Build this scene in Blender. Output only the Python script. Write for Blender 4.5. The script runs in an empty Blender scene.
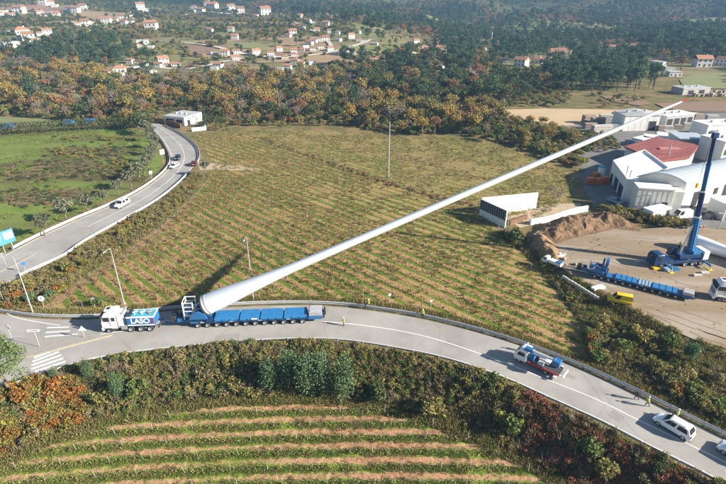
import bpy, bmesh, math, random
import numpy as np
from mathutils import Vector, Matrix
from mathutils.geometry import delaunay_2d_cdt
R = math.radians
C = bpy.context.scene.collection
SC = bpy.context.scene
rng = np.random.default_rng(7)
random.seed(7)

# ------------------------------------------------------------------ camera, sky, sun, exposure
F_PX, HOR, CAMH = 500.0, -5.0, 50.0            # focal length in photo pixels, horizon row, drone height (m)
PITCH = math.atan((242 - HOR) / F_PX)
cam_d = bpy.data.cameras.new('camera'); cam = bpy.data.objects.new('camera', cam_d); C.objects.link(cam)
cam_d.sensor_width = 36.0; cam_d.lens = F_PX / 726 * 36; cam_d.clip_start = 1; cam_d.clip_end = 8000
cam.location = (0, 0, CAMH); cam.rotation_euler = (math.pi/2 - PITCH, 0, 0)
SC.camera = cam
SUN_EL, SUN_AZ = R(25.5), R(-17)               # the sun stands to the right, a little towards the camera
world = bpy.data.worlds.new('World'); SC.world = world; world.use_nodes = True
wn = world.node_tree
bg = wn.nodes.get('Background') or wn.nodes.new('ShaderNodeBackground')
sky = wn.nodes.new('ShaderNodeTexSky'); sky.sky_type = 'NISHITA'; sky.sun_disc = False
sky.sun_elevation = SUN_EL; sky.sun_rotation = math.pi/2 - SUN_AZ
sky.altitude = 200; sky.air_density = 1.0; sky.dust_density = 0.6; sky.ozone_density = 1.5
wn.links.new(sky.outputs[0], bg.inputs[0]); bg.inputs[1].default_value = 0.05
sun_d = bpy.data.lights.new('sun', 'SUN'); sun_d.energy = 5.0; sun_d.angle = R(0.53); sun_d.color = (1.0, 0.92, 0.80)
sun = bpy.data.objects.new('sun', sun_d); C.objects.link(sun)
sdir = Vector((math.cos(SUN_EL)*math.cos(SUN_AZ), math.cos(SUN_EL)*math.sin(SUN_AZ), math.sin(SUN_EL)))
sun.rotation_euler = sdir.to_track_quat('Z', 'Y').to_euler(); sun.location = (60, -20, 120)
SC.view_settings.view_transform = 'Standard'; SC.view_settings.look = 'None'
SC.view_settings.exposure = 1.42; SC.view_settings.gamma = 1.0

# ------------------------------------------------------------------ from photo pixels to the ground
CP, SP = math.cos(PITCH), math.sin(PITCH)
def ray(px, py):
    a, b = (px - 363) / F_PX, (242 - py) / F_PX
    return a, CP + SP*b, -SP + CP*b
def G(px, py, z=0.0):
    rx, ry, rz = ray(px, py); t = (z - CAMH) / rz
    return (rx*t, ry*t)
def proj(x, y, z):
    dz = z - CAMH; k = y*CP - dz*SP; v = y*SP + dz*CP
    return 363 + F_PX*x/k, 242 - F_PX*v/k
def smooth(a, b, t):
    t = np.clip((t - a) / (b - a), 0, 1); return t*t*(3 - 2*t)
def inpoly(px, py, poly):
    px, py = np.asarray(px, float), np.asarray(py, float); r = np.zeros(px.shape, bool); n = len(poly)
    for i in range(n):
        x0, y0 = poly[i]; x1, y1 = poly[(i+1) % n]
        if y0 == y1: continue
        c = ((y0 > py) != (y1 > py)) & (px < (x1 - x0)*(py - y0)/(y1 - y0) + x0); r ^= c
    return r
def sdist(px, py, poly):                        # distance to a polygon's edge, positive inside
    d = np.full(np.shape(px), 1e9); n = len(poly)
    for i in range(n):
        x0, y0 = poly[i]; x1, y1 = poly[(i+1) % n]; ex, ey = x1 - x0, y1 - y0
        t = np.clip(((px - x0)*ex + (py - y0)*ey) / (ex*ex + ey*ey + 1e-9), 0, 1)
        d = np.minimum(d, np.hypot(px - x0 - t*ex, py - y0 - t*ey))
    return np.where(inpoly(px, py, poly), d, -d)
def curve(pts, n=10):                           # Catmull-Rom through 2D or 3D points
    P = [np.array(p, float) for p in pts]; P = [2*P[0] - P[1]] + P + [2*P[-1] - P[-2]]; out = []
    for i in range(1, len(P) - 2):
        a, b, c, d = P[i-1:i+3]
        for k in range(n):
            t = k / n
            out.append(.5*((2*b) + (c - a)*t + (2*a - 5*b + 4*c - d)*t*t + (3*b - a - 3*c + d)*t**3))
    out.append(P[-2]); return np.array(out)
def resample(pts, step):
    pts = np.asarray(pts, float); s = np.r_[0, np.cumsum(np.linalg.norm(np.diff(pts, axis=0), axis=1))]
    n = max(2, int(round(s[-1]/step)) + 1); q = np.linspace(0, s[-1], n)
    return np.stack([np.interp(q, s, pts[:, k]) for k in range(pts.shape[1])], 1)
_perm = np.random.default_rng(3).random((256, 256))
def vnoise(x, y):
    xi, yi = np.floor(x).astype(int), np.floor(y).astype(int); fx, fy = x - xi, y - yi
    fx, fy = fx*fx*(3 - 2*fx), fy*fy*(3 - 2*fy); g = lambda a, b: _perm[a % 256, b % 256]
    return (g(xi, yi)*(1 - fx) + g(xi+1, yi)*fx)*(1 - fy) + (g(xi, yi+1)*(1 - fx) + g(xi+1, yi+1)*fx)*fy
def fbm(x, y, o=4):
    s, a, t = 0, .5, 0
    for k in range(o): s = s + a*vnoise(x*2**k + 17.3*k, y*2**k + 5.1*k); t += a; a *= .5
    return s / t

LOWER_PX = [(-60,424),(-30,408),(0,392),(30,381),(60,371),(90,362),(130,355),(180,349),(235,344),(290,341),(340,342),(400,351),(450,362),(500,379),(545,399),(600,424),(650,450),(700,475),(760,508)]
UPPER_PX = [(-60,306),(0,313),(30,317),(60,318.5),(100,318),(135,314),(185,309),(250,305.5),(300,304.5),(345,306.5),(380,311),(420,317.5),(470,329.5),(520,344.5),(560,359.5),(600,376.5),(650,400),(690,420),(726,438),(780,464)]
LOWER = curve([G(*p) for p in LOWER_PX], 6); UPPER = curve([G(*p) for p in UPPER_PX], 6)
YARD_Z = 1.2
YARD_PX = [(536,232),(556,222),(600,226),(640,229),(690,226),(780,236),(800,372),(726,348),(695,340),(655,322),(615,301),(578,280),(548,258)]
YARD = [G(*p, YARD_Z) for p in YARD_PX]
zl_Y, zl_Z = [0,330,370,450,700,1000,1300,1800,2300], [0,0,3,12,23,33,62,150,260]
zr_Y, zr_Z = [0,560,700,850,1050,1500,2300], [0,0,-4,4,30,105,270]
def H(x, y):
    x, y = np.asarray(x, float), np.asarray(y, float)
    d = np.interp(x, LOWER[:, 0], LOWER[:, 1]) - y
    z = -3.4*smooth(1.2, 9, d) - 0.03*np.clip(d - 9, 0, 40)
    z = z + YARD_Z*smooth(-2.2, .2, sdist(x, y, YARD))
    w = smooth(-.03, .28, x/np.maximum(y, 1))
    z = z + (1 - w)*np.interp(y, zl_Y, zl_Z) + w*np.interp(y, zr_Y, zr_Z)
    far = np.clip((y - 330)/700, 0, 1)
    z = z + far*((fbm(x/260, y/200) - .5)*95*np.clip((y-300)/900, .12, 1.6) + (fbm(x/70+9, y/60) - .5)*9)
    return z
def H1(x, y): return float(H(np.array([x]), np.array([y]))[0])
def GT(px, py):                                 # where the pixel's ray meets the terrain
    rx, ry, rz = ray(px, py); t = np.linspace(25, 2600, 5200)
    x, y, z = rx*t, ry*t, CAMH + rz*t; k = np.nonzero(z <= H(x, y))[0]
    if not len(k): k = [len(t) - 1]
    i = max(k[0], 1); t = np.linspace(t[i-1], t[i], 24); x, y, z = rx*t, ry*t, CAMH + rz*t
    k = np.nonzero(z <= H(x, y))[0]; i = k[0] if len(k) else -1
    return float(x[i]), float(y[i])

# ------------------------------------------------------------------ materials
def mat(name, col, rough=.7, metal=0., col2=None, nscale=3., detail=4., bump=0., bscale=None, spec=.4, stretch=None, lo=.35, hi=.65, col3=None, n3=.3):
    m = bpy.data.materials.new(name); m.use_nodes = True; nt = m.node_tree; b = nt.nodes['Principled BSDF']
    b.inputs['Roughness'].default_value = rough; b.inputs['Metallic'].default_value = metal
    b.inputs['Specular IOR Level'].default_value = spec
    b.inputs['Base Color'].default_value = (*col, 1)
    if col2 or bump:
        tc = nt.nodes.new('ShaderNodeTexCoord'); src = tc.outputs['Object']
        if stretch:
            mp = nt.nodes.new('ShaderNodeMapping'); mp.inputs['Scale'].default_value = stretch[:3]
            mp.inputs['Rotation'].default_value = (0, 0, stretch[3] if len(stretch) > 3 else 0)
            nt.links.new(src, mp.inputs[0]); src = mp.outputs[0]
    if col2:
        n = nt.nodes.new('ShaderNodeTexNoise'); n.inputs['Scale'].default_value = nscale; n.inputs['Detail'].default_value = detail
        n.inputs['Roughness'].default_value = .65
        nt.links.new(src, n.inputs['Vector'])
        r = nt.nodes.new('ShaderNodeValToRGB'); r.color_ramp.elements[0].position = lo; r.color_ramp.elements[1].position = hi
        r.color_ramp.elements[0].color = (*col, 1); r.color_ramp.elements[1].color = (*col2, 1)
        nt.links.new(n.outputs[0], r.inputs[0]); out = r.outputs[0]
        if col3:
            n2 = nt.nodes.new('ShaderNodeTexNoise'); n2.inputs['Scale'].default_value = nscale*n3; n2.inputs['Detail'].default_value = 5
            nt.links.new(src, n2.inputs['Vector'])
            r2 = nt.nodes.new('ShaderNodeValToRGB'); r2.color_ramp.elements[0].position = .45; r2.color_ramp.elements[1].position = .62
            nt.links.new(n2.outputs[0], r2.inputs[0])
            mx = nt.nodes.new('ShaderNodeMix'); mx.data_type = 'RGBA'
            nt.links.new(r2.outputs[0], mx.inputs['Factor']); nt.links.new(out, mx.inputs['A']); mx.inputs['B'].default_value = (*col3, 1); out = mx.outputs['Result']
        nt.links.new(out, b.inputs['Base Color'])
    if bump:
        n = nt.nodes.new('ShaderNodeTexNoise'); n.inputs['Scale'].default_value = bscale or nscale*3; n.inputs['Detail'].default_value = 5
        nt.links.new(src, n.inputs['Vector'])
        bp = nt.nodes.new('ShaderNodeBump'); bp.inputs['Distance'].default_value = bump; bp.inputs['Strength'].default_value = 1
        nt.links.new(n.outputs[0], bp.inputs['Height']); nt.links.new(bp.outputs[0], b.inputs['Normal'])
    return m
def leafmat(name, a, b, c=None, per=.5, trans=.25):   # colour runs a-b-c with each leaf's own tint and each plant's own random number
    m = bpy.data.materials.new(name); m.use_nodes = True; nt = m.node_tree; p = nt.nodes['Principled BSDF']
    p.inputs['Roughness'].default_value = .75; p.inputs['Specular IOR Level'].default_value = .2
    at = nt.nodes.new('ShaderNodeAttribute'); at.attribute_name = 'tint'
    oi = nt.nodes.new('ShaderNodeObjectInfo')
    mu = nt.nodes.new('ShaderNodeMix'); mu.data_type = 'FLOAT'; mu.inputs['Factor'].default_value = per
    nt.links.new(at.outputs['Fac'], mu.inputs['A']); nt.links.new(oi.outputs['Random'], mu.inputs['B'])
    r = nt.nodes.new('ShaderNodeValToRGB'); e = r.color_ramp.elements
    e[0].position = .12; e[0].color = (*a, 1); e[1].position = .88; e[1].color = (*(c or b), 1)
    if c: k = e.new(.5); k.color = (*b, 1)
    nt.links.new(mu.outputs['Result'], r.inputs[0]); nt.links.new(r.outputs[0], p.inputs['Base Color'])
    if trans:
        t = nt.nodes.new('ShaderNodeBsdfTranslucent'); nt.links.new(r.outputs[0], t.inputs[0])
        mx = nt.nodes.new('ShaderNodeMixShader'); mx.inputs[0].default_value = trans
        nt.links.new(p.outputs[0], mx.inputs[1]); nt.links.new(t.outputs[0], mx.inputs[2])
        nt.links.new(mx.outputs[0], nt.nodes['Material Output'].inputs[0])
    return m

# ------------------------------------------------------------------ mesh and object helpers
class MB:                                       # gathers shapes into one mesh
    def __init__(s): s.v, s.f, s.m = [], [], []
    def add(s, vs, fs, m=0):
        o = len(s.v); s.v += [tuple(map(float, v)) for v in vs]; s.f += [tuple(i + o for i in f) for f in fs]; s.m += [m]*len(fs); return s
    def box(s, x0, x1, y0, y1, z0, z1, m=0, taper=None):
        # taper=(dx0,dx1,dy) pulls in the top
        a, b, c = taper or (0, 0, 0)
        vs = [(x0,y0,z0),(x1,y0,z0),(x1,y1,z0),(x0,y1,z0),(x0+a,y0+c,z1),(x1-b,y0+c,z1),(x1-b,y1-c,z1),(x0+a,y1-c,z1)]
        return s.add(vs, [(3,2,1,0),(4,5,6,7),(0,1,5,4),(1,2,6,5),(2,3,7,6),(3,0,4,7)], m)
    def prof(s, pts, y0, y1, m=0):              # profile in the xz plane (counter-clockwise seen from -y), extruded along y
        n = len(pts); vs = [(x, y0, z) for x, z in pts] + [(x, y1, z) for x, z in pts]
        fs = [tuple(range(n)), tuple(range(2*n-1, n-1, -1))] + [((i+1) % n, i, i+n, (i+1) % n + n) for i in range(n)]
        return s.add(vs, fs, m)
    def prism(s, pts, z0, z1, m=0):
        n = len(pts); z1 = z1 if hasattr(z1, '__len__') else [z1]*n; z0 = z0 if hasattr(z0, '__len__') else [z0]*n
        a = sum(pts[i][0]*pts[(i+1) % n][1] - pts[(i+1) % n][0]*pts[i][1] for i in range(n))
        if a < 0: pts = pts[::-1]; z1 = z1[::-1]; z0 = z0[::-1]
        vs = [(p[0], p[1], z0[i]) for i, p in enumerate(pts)] + [(p[0], p[1], z1[i]) for i, p in enumerate(pts)]
        return s.add(vs, [tuple(range(n-1, -1, -1)), tuple(range(n, 2*n))] + [(i, (i+1) % n, (i+1) % n + n, i+n) for i in range(n)], m)
    def tube(s, pts, r, n=8, m=0, cap=True, squash=None):
        P = [Vector(p) for p in pts]; r = r if hasattr(r, '__len__') else [r]*len(P); vs = []; 
        for i, p in enumerate(P):
            d = (P[min(i+1, len(P)-1)] - P[max(i-1, 0)]).normalized()
            u = d.cross(Vector((0, 0, 1))); u = u.normalized() if u.length > 1e-3 else Vector((1, 0, 0)); w = u.cross(d)
            for k in range(n):
                a = 2*math.pi*k/n; vs.append(p + r[i]*(math.cos(a)*u + math.sin(a)*w*(squash or 1)))
        fs = [(i*n + k, i*n + (k+1) % n, (i+1)*n + (k+1) % n, (i+1)*n + k) for i in range(len(P)-1) for k in range(n)]
        if cap: fs += [tuple(range(n-1, -1, -1)), tuple((len(P)-1)*n + k for k in range(n))]
        return s.add(vs, fs, m)
    def quad(s, a, b, c, d, m=0): return s.add([a, b, c, d], [(0, 1, 2, 3)], m)
    def ball(s, c, r, m=0, n=10, k=6):
        rx, ry, rz = r if hasattr(r, '__len__') else (r, r, r)
        vs = [(c[0], c[1], c[2]-rz)]
        for j in range(1, k):
            t = -math.pi/2 + math.pi*j/k
            vs += [(c[0] + rx*math.cos(t)*math.cos(2*math.pi*i/n), c[1] + ry*math.cos(t)*math.sin(2*math.pi*i/n), c[2] + rz*math.sin(t)) for i in range(n)]
        vs.append((c[0], c[1], c[2]+rz)); L = len(vs) - 1
        fs = [(0, 1 + (i+1) % n, 1 + i) for i in range(n)] + [(L, L-n+i, L-n+(i+1) % n) for i in range(n)]
        for j in range(k-2): fs += [(1+j*n+i, 1+j*n+(i+1) % n, 1+(j+1)*n+(i+1) % n, 1+(j+1)*n+i) for i in range(n)]
        return s.add(vs, fs, m)
    def mesh(s, name, mats):
        me = bpy.data.meshes.new(name); me.from_pydata(s.v, [], s.f)
        for m in (mats if isinstance(mats, (list, tuple)) else [mats]): me.materials.append(m)
        me.polygons.foreach_set('material_index', s.m); me.update(); return me
    def build(s, name, mats, parent=None, smooth_=False, bevel=0):
        me = s.mesh(name, mats)
        if smooth_: shade(me)
        o = link(name, me, parent)
        if bevel:
            b = o.modifiers.new('bevel', 'BEVEL'); b.width = bevel; b.segments = 2; b.limit_method = 'ANGLE'; b.angle_limit = R(40)
        return o
def shade(me, ang=40):
    me.polygons.foreach_set('use_smooth', [True]*len(me.polygons))
    try: me.set_sharp_from_angle(angle=R(ang))
    except Exception: pass
def link(name, me, parent=None):
    o = bpy.data.objects.new(name, me); C.objects.link(o)
    if parent: o.parent = parent
    return o
def tag(o, label=None, cat=None, group=None, kind=None):
    if label: o['label'] = label
    if cat: o['category'] = cat
    if group: o['group'] = group
    if kind: o['kind'] = kind
    return o
def thing(name, label, cat, loc=(0, 0, 0), rz=0, group=None):
    o = link(name, None); o.location = loc; o.rotation_euler = (0, 0, rz); o.empty_display_size = .3
    return tag(o, label, cat, group)
KIDS = {}
def copy_tree(o, parent=None, loc=None, rz=None, scale=None, label=None, group=None):
    c = o.copy(); C.objects.link(c)
    if parent: c.parent = parent
    if loc is not None: c.location = loc
    if rz is not None: c.rotation_euler = (0, 0, rz)
    if scale is not None: c.scale = scale if hasattr(scale, '__len__') else (scale,)*3
    if label: c['label'] = label
    if group: c['group'] = group
    for ch in list(o.children): copy_tree(ch, c)
    return c
def npmesh(name, v, quads, mats, tint=None, midx=None, sm=False):
    v = np.asarray(v, np.float32); quads = np.asarray(quads, np.int32); k = quads.shape[1]
    me = bpy.data.meshes.new(name); me.vertices.add(len(v)); me.vertices.foreach_set('co', v.ravel())
    me.loops.add(quads.size); me.loops.foreach_set('vertex_index', quads.ravel())
    me.polygons.add(len(quads)); me.polygons.foreach_set('loop_start', np.arange(0, quads.size, k, dtype=np.int32))
    for m in (mats if isinstance(mats, (list, tuple)) else [mats]): me.materials.append(m)
    if midx is not None: me.polygons.foreach_set('material_index', np.asarray(midx, np.int32))
    if sm: me.polygons.foreach_set('use_smooth', np.ones(len(quads), bool))
    me.update(calc_edges=True); me.validate()
    if tint is not None:
        a = me.attributes.new('tint', 'FLOAT', 'FACE'); a.data.foreach_set('value', np.asarray(tint, np.float32))
    return me
def cards(c, size, r, up=0.0, aspect=1.0):
    """small leaf-shaped quads at the points c, each turned its own way"""
    n = len(c); size = np.broadcast_to(size, (n,))[:, None]
    nn = r.normal(size=(n, 3)); nn[:, 2] += up; nn /= np.linalg.norm(nn, axis=1)[:, None] + 1e-9
    a = np.cross(nn, r.normal(size=(n, 3))); a /= np.linalg.norm(a, axis=1)[:, None] + 1e-9; b = np.cross(nn, a)
    a = a*size*.5*aspect; b = b*size*.5; k = (r.random((n, 1)) - .5)*.6
    v = np.stack([c - a, c - b + a*k, c + a, c + b + a*k], 1).reshape(-1, 3)
    return v, np.arange(4*n).reshape(n, 4)
# ------------------------------------------------------------------ sheets draped over the terrain
def sheet(name, poly, m, dz=.03, step=3., zf=None, kind='structure', parent=None, smooth_=True):
    """flat ground sheet inside a ground polygon, triangulated with inner points and laid dz above the terrain"""
    poly = np.asarray(poly, float); n = len(poly)
    x0, y0 = poly.min(0); x1, y1 = poly.max(0)
    gx, gy = np.meshgrid(np.arange(x0, x1, step), np.arange(y0, y1, step)); gx, gy = gx.ravel(), gy.ravel()
    gx = gx + rng.uniform(-.2, .2, gx.shape)*step; gy = gy + rng.uniform(-.2, .2, gy.shape)*step
    k = sdist(gx, gy, poly) > step*.35; pts = [Vector(p) for p in poly] + [Vector((a, b)) for a, b in zip(gx[k], gy[k])]
    v, e, f, *_ = delaunay_2d_cdt(pts, [], [list(range(n))], 1, 1e-4)
    xs, ys = np.array([p[0] for p in v]), np.array([p[1] for p in v]); zs = (zf or H)(xs, ys) + dz
    me = bpy.data.meshes.new(name); me.from_pydata(list(zip(xs, ys, zs)), [], f); me.materials.append(m)
    if smooth_: me.polygons.foreach_set('use_smooth', [True]*len(me.polygons))
    me.update(); o = link(name, me, parent)
    if me.polygons and sum(p.normal.z for p in me.polygons) < 0: me.flip_normals()
    if kind: o['kind'] = kind
    return o
def ribbon(name, a, b, m, dz=.03, kind='structure', parent=None):
    """strip between two lines of the same length"""
    a, b = np.asarray(a), np.asarray(b); n = len(a)
    mid = [(a[i]*(1-t) + b[i]*t) for t in (0, .33, .67, 1) for i in range(n)]
    v = np.array([(p[0], p[1], H1(p[0], p[1]) + dz) for p in mid])
    q = [(r*n + i, r*n + i+1, (r+1)*n + i+1, (r+1)*n + i) for r in range(3) for i in range(n-1)]
    me = npmesh(name, v, q, m, sm=True)
    if sum(p.normal.z for p in me.polygons) < 0: me.flip_normals()
    o = link(name, me, parent)
    if kind: o['kind'] = kind
    return o
def offset(line, d):                            # line moved d to its left
    line = np.asarray(line, float)[:, :2]; t = np.gradient(line, axis=0); t /= np.linalg.norm(t, axis=1)[:, None]
    return line + d*np.stack([-t[:, 1], t[:, 0]], 1)
def stripe(name, line, w, m, dz=.012+.03, **k): return ribbon(name, offset(line, w/2), offset(line, -w/2), m, dz, **k)
# ------------------------------------------------------------------ materials of the land
M = {}
M['ground'] = mat('ground', (.17,.14,.06), .95, 0, (.10,.105,.035), .35, 6, .25, 1.2, .1, col3=(.24,.17,.08), n3=.4)
M['hill'] = mat('hill', (.055,.07,.028), .95, 0, (.10,.09,.04), .02, 8, spec=.1)
M['slope'] = mat('valley_slope', (.15,.145,.06), .95, 0, (.27,.20,.115), .03, 9, spec=.1, col3=(.15,.18,.06), n3=.6)
M['asphalt'] = mat('asphalt', (.305,.29,.27), .85, 0, (.35,.335,.31), .25, 6, .004, 40, .3, lo=.3, hi=.7)
def wear(m):
    nt = m.node_tree; N = nt.nodes.new; L = nt.links.new; b = nt.nodes['Principled BSDF']; src = b.inputs['Base Color'].links[0].from_socket
    tc = N('ShaderNodeTexCoord'); vo = N('ShaderNodeTexVoronoi'); vo.feature = 'DISTANCE_TO_EDGE'; vo.inputs['Scale'].default_value = .07; nz = N('ShaderNodeTexNoise'); nz.inputs['Scale'].default_value = .8; nz.inputs['Detail'].default_value = 6
    mxv = N('ShaderNodeMix'); mxv.data_type = 'VECTOR'; mxv.inputs['Factor'].default_value = .12; L(tc.outputs['Object'], mxv.inputs['A']); sc = N('ShaderNodeVectorMath'); sc.operation = 'SCALE'; sc.inputs['Scale'].default_value = 22; L(nz.outputs['Color'], sc.inputs[0]); L(sc.outputs[0], mxv.inputs['B']); L(mxv.outputs['Result'], vo.inputs['Vector'])
    r = N('ShaderNodeValToRGB'); r.color_ramp.elements[0].position = .0; r.color_ramp.elements[0].color = (.84,.84,.84,1); r.color_ramp.elements[1].position = .006; L(vo.outputs['Distance'], r.inputs[0])
    n2 = N('ShaderNodeTexNoise'); n2.inputs['Scale'].default_value = .11; n2.inputs['Detail'].default_value = 7; n2.inputs['Roughness'].default_value = .7; L(tc.outputs['Object'], n2.inputs['Vector']); r2 = N('ShaderNodeValToRGB'); r2.color_ramp.elements[0].position = .36; r2.color_ramp.elements[0].color = (.79,.785,.78,1); r2.color_ramp.elements[1].position = .58; L(n2.outputs[0], r2.inputs[0])
    m1 = N('ShaderNodeMix'); m1.data_type = 'RGBA'; m1.blend_type = 'MULTIPLY'; m1.inputs['Factor'].default_value = 1; L(src, m1.inputs['A']); L(r.outputs[0], m1.inputs['B']); m2 = N('ShaderNodeMix'); m2.data_type = 'RGBA'; m2.blend_type = 'MULTIPLY'; m2.inputs['Factor'].default_value = 1; L(m1.outputs['Result'], m2.inputs['A']); L(r2.outputs[0], m2.inputs['B']); L(m2.outputs['Result'], b.inputs['Base Color'])
wear(M['asphalt'])
M['asphalt_dark'] = mat('asphalt_dark', (.14,.135,.13), .9, 0, (.20,.19,.175), .3, 6, .004, 30, .3)
M['line'] = mat('white_line', (.78,.78,.76), .7, 0, (.62,.61,.58), 3, 5, lo=.45, hi=.75)
M['yline'] = mat('kerb_line', (.42,.36,.22), .8, 0, (.34,.30,.22), 3)
M['paving'] = mat('island_paving', (.31,.29,.26), .9, 0, (.26,.245,.22), .8, 6, .004, 20)
M['yard'] = mat('yard_dirt', (.29,.22,.15), .95, 0, (.21,.155,.10), .25, 8, .05, 1.6, .1, col3=(.33,.28,.22), n3=.5, stretch=(.35,1.6,1,R(25)))
M['sand'] = mat('sand', (.50,.37,.22), .95, 0, (.43,.31,.18), .08, 6)
M['soil'] = mat('soil', (.30,.19,.10), .95, 0, (.20,.125,.065), .5, 7, .3, 2)
M['track'] = mat('track', (.46,.36,.25), .95, 0, (.36,.27,.17), .6, 6, .03, 4)
def vineground(name, ang, sp, grass, grass2, straw, straw2, width=.5, amp=.2, curv=0., phase=0., big=1.3, wob=.8):
    m = bpy.data.materials.new(name); m.use_nodes = True; nt = m.node_tree; b = nt.nodes['Principled BSDF']; N = nt.nodes.new; L = nt.links.new
    b.inputs['Roughness'].default_value = .95; b.inputs['Specular IOR Level'].default_value = .1
    tc = N('ShaderNodeTexCoord'); mp = N('ShaderNodeMapping'); mp.vector_type = 'TEXTURE'; mp.inputs['Rotation'].default_value = (0, 0, ang); L(tc.outputs['Object'], mp.inputs[0])
    nz = N('ShaderNodeTexNoise'); nz.inputs['Scale'].default_value = .35; nz.inputs['Detail'].default_value = 4; L(tc.outputs['Object'], nz.inputs['Vector'])
    n2 = N('ShaderNodeTexNoise'); n2.inputs['Scale'].default_value = 1.9; n2.inputs['Detail'].default_value = 7; n2.inputs['Roughness'].default_value = .7; L(tc.outputs['Object'], n2.inputs['Vector'])
    n3 = N('ShaderNodeTexNoise'); n3.inputs['Scale'].default_value = .035; n3.inputs['Detail'].default_value = 6; n3.inputs['Roughness'].default_value = .7; L(tc.outputs['Object'], n3.inputs['Vector'])
    sx = N('ShaderNodeSeparateXYZ'); L(mp.outputs[0], sx.inputs[0])
    def math_(op, a, bb=None, c=None):
        q = N('ShaderNodeMath'); q.operation = op
        for i, w in enumerate((a, bb, c)):
            if w is None: continue
            if isinstance(w, (int, float)): q.inputs[i].default_value = w
            else: L(w, q.inputs[i])
        return q.outputs[0]
    y = math_('ADD', sx.outputs['Y'], math_('MULTIPLY', math_('SUBTRACT', nz.outputs[0], .5), wob)); y = math_('ADD', y, math_('MULTIPLY', math_('MULTIPLY', sx.outputs['X'], sx.outputs['X']), curv))
    s = math_('MULTIPLY', math_('COSINE', math_('MULTIPLY', math_('SUBTRACT', y, phase), 2*math.pi/sp)), -1.0 if curv else 1.0)
    s = math_('ADD', math_('MULTIPLY', s, amp), math_('MULTIPLY', n2.outputs[0], 1.25)); s = math_('ADD', s, math_('MULTIPLY', math_('SUBTRACT', n3.outputs[0], .5), big))
    r = N('ShaderNodeValToRGB'); e = r.color_ramp.elements; e[0].position = width - .2; e[0].color = (*grass, 1); e[1].position = width + .32; e[1].color = (*straw2, 1)
    k = e.new(width); k.color = (*grass2, 1); k = e.new(width + .13); k.color = (*straw, 1)
    L(s, r.inputs[0]); L(r.outputs[0], b.inputs['Base Color'])
    bp = N('ShaderNodeBump'); bp.inputs['Distance'].default_value = .2; L(n2.outputs[0], bp.inputs['Height']); L(bp.outputs[0], b.inputs['Normal'])
    return m
MID_PX = [(50,303),(75,284),(110,263),(150,236),(192,198),(207,180),(214,164),(203,146),(193,136),(230,131.5),(300,130),(370,133),(420,139),(450,136.5),(480,140),(520,152),(560,168),(578,180),(560,205),(538,222),(500,226),(480,208),(492,226),(512,243),(535,267),(560,298),(578,322),(584,346),(560,350),(520,337),(470,322),(420,310),(380,303),(345,299),(300,297),(250,298),(185,302),(130,307),(100,311),(60,312)]
MID = [G(*p) for p in MID_PX]
ROWA = R(-43)
MIDC = np.array(MID).mean(0); MPH0 = ((np.array(MID) - MIDC) @ np.array([-math.sin(ROWA), math.cos(ROWA)])).min() + .8; MPH = float(MIDC @ np.array([-math.sin(ROWA), math.cos(ROWA)]) + MPH0)
M['vine_mid'] = vineground('vineyard_ground', ROWA, 2.6, (.10,.145,.022), (.175,.175,.04), (.30,.23,.08), (.35,.225,.105), .50, .32, 0., MPH)
M['vine_far'] = vineground('far_vineyard_ground', ROWA, 2.6, (.17,.17,.045), (.245,.21,.07), (.32,.25,.10), (.28,.175,.08), .60, .22, 0., MPH)
FCURV, FPH, FSP = .0014, 50.90, 2.28
M['vine_front'] = vineground('front_vineyard_ground', R(0), FSP, (.15,.215,.03), (.24,.25,.055), (.39,.27,.14), (.40,.22,.125), .655, .33, FCURV, FPH, 2.0, 1.0)
M['meadow'] = mat('meadow_grass', (.12,.18,.035), .95, 0, (.195,.22,.06), .12, 8, .15, 1.5, .1, col3=(.10,.075,.038), n3=.5, stretch=(.6,1.3,1))
M['fieldgreen'] = mat('field_green', (.15,.18,.06), .95, 0, (.22,.21,.085), .07, 8, stretch=(1,2.5,1,.2))
M['fieldtan'] = mat('field_tan', (.32,.22,.12), .95, 0, (.26,.18,.10), .05, 6, stretch=(1,4,1,R(10)))
M['fieldbrown'] = mat('field_brown', (.25,.16,.10), .95, 0, (.19,.12,.08), .05, 6, stretch=(1,4,1,R(-10)))

# ------------------------------------------------------------------ ground to the horizon
us = np.linspace(-1.55, 1.55, 330); ys = np.geomspace(24, 2500, 330)
UU, YY = np.meshgrid(us, ys); XX = UU*YY; ZZ = H(XX, YY); nU = len(us)
v = np.stack([XX, YY, ZZ], -1).reshape(-1, 3)
i = np.arange(len(ys)-1)[:, None]*nU + np.arange(nU-1)[None, :]
q = np.stack([i, i+1, i+nU+1, i+nU], -1).reshape(-1, 4)
cy = v[q[:, 0], 1]; terr = npmesh('terrain', v, q, [M['ground'], M['slope'], M['hill']], midx=(cy > 360).astype(int) + (cy > 900), sm=True)
tag(link('terrain', terr), kind='structure')

# ------------------------------------------------------------------ roads
n = 90
lo = resample(offset(LOWER, .35), .5); up = resample(offset(UPPER, -.35), .5)
lo = lo[np.linspace(0, len(lo)-1, n).astype(int)]; up = up[np.linspace(0, len(up)-1, n).astype(int)]
ribbon('road', up, lo, M['asphalt'], .03)
LW_PX = [(-60,283),(0,257),(33,240),(75,220.5),(110,206),(140,191),(163,174),(171,161),(166,146),(157,134),(150,127),(143,122)]   # left road, far (meadow) edge
LE_PX = [(-60,318),(0,288),(23,275.5),(63,257),(83,243),(120,222),(155,202),(178,184),(191,170),(199,159),(196,147),(183,136),(168,128),(157,123)]
LW = curve([G(*p) for p in LW_PX], 8); LE = curve([G(*p) for p in LE_PX], 8)
a = resample(LW, .4); b = resample(LE, .4); a = a[np.linspace(0, len(a)-1, 80).astype(int)]; b = b[np.linspace(0, len(b)-1, 80).astype(int)]
ribbon('side_road', a, b, M['asphalt'], .034)
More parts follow.
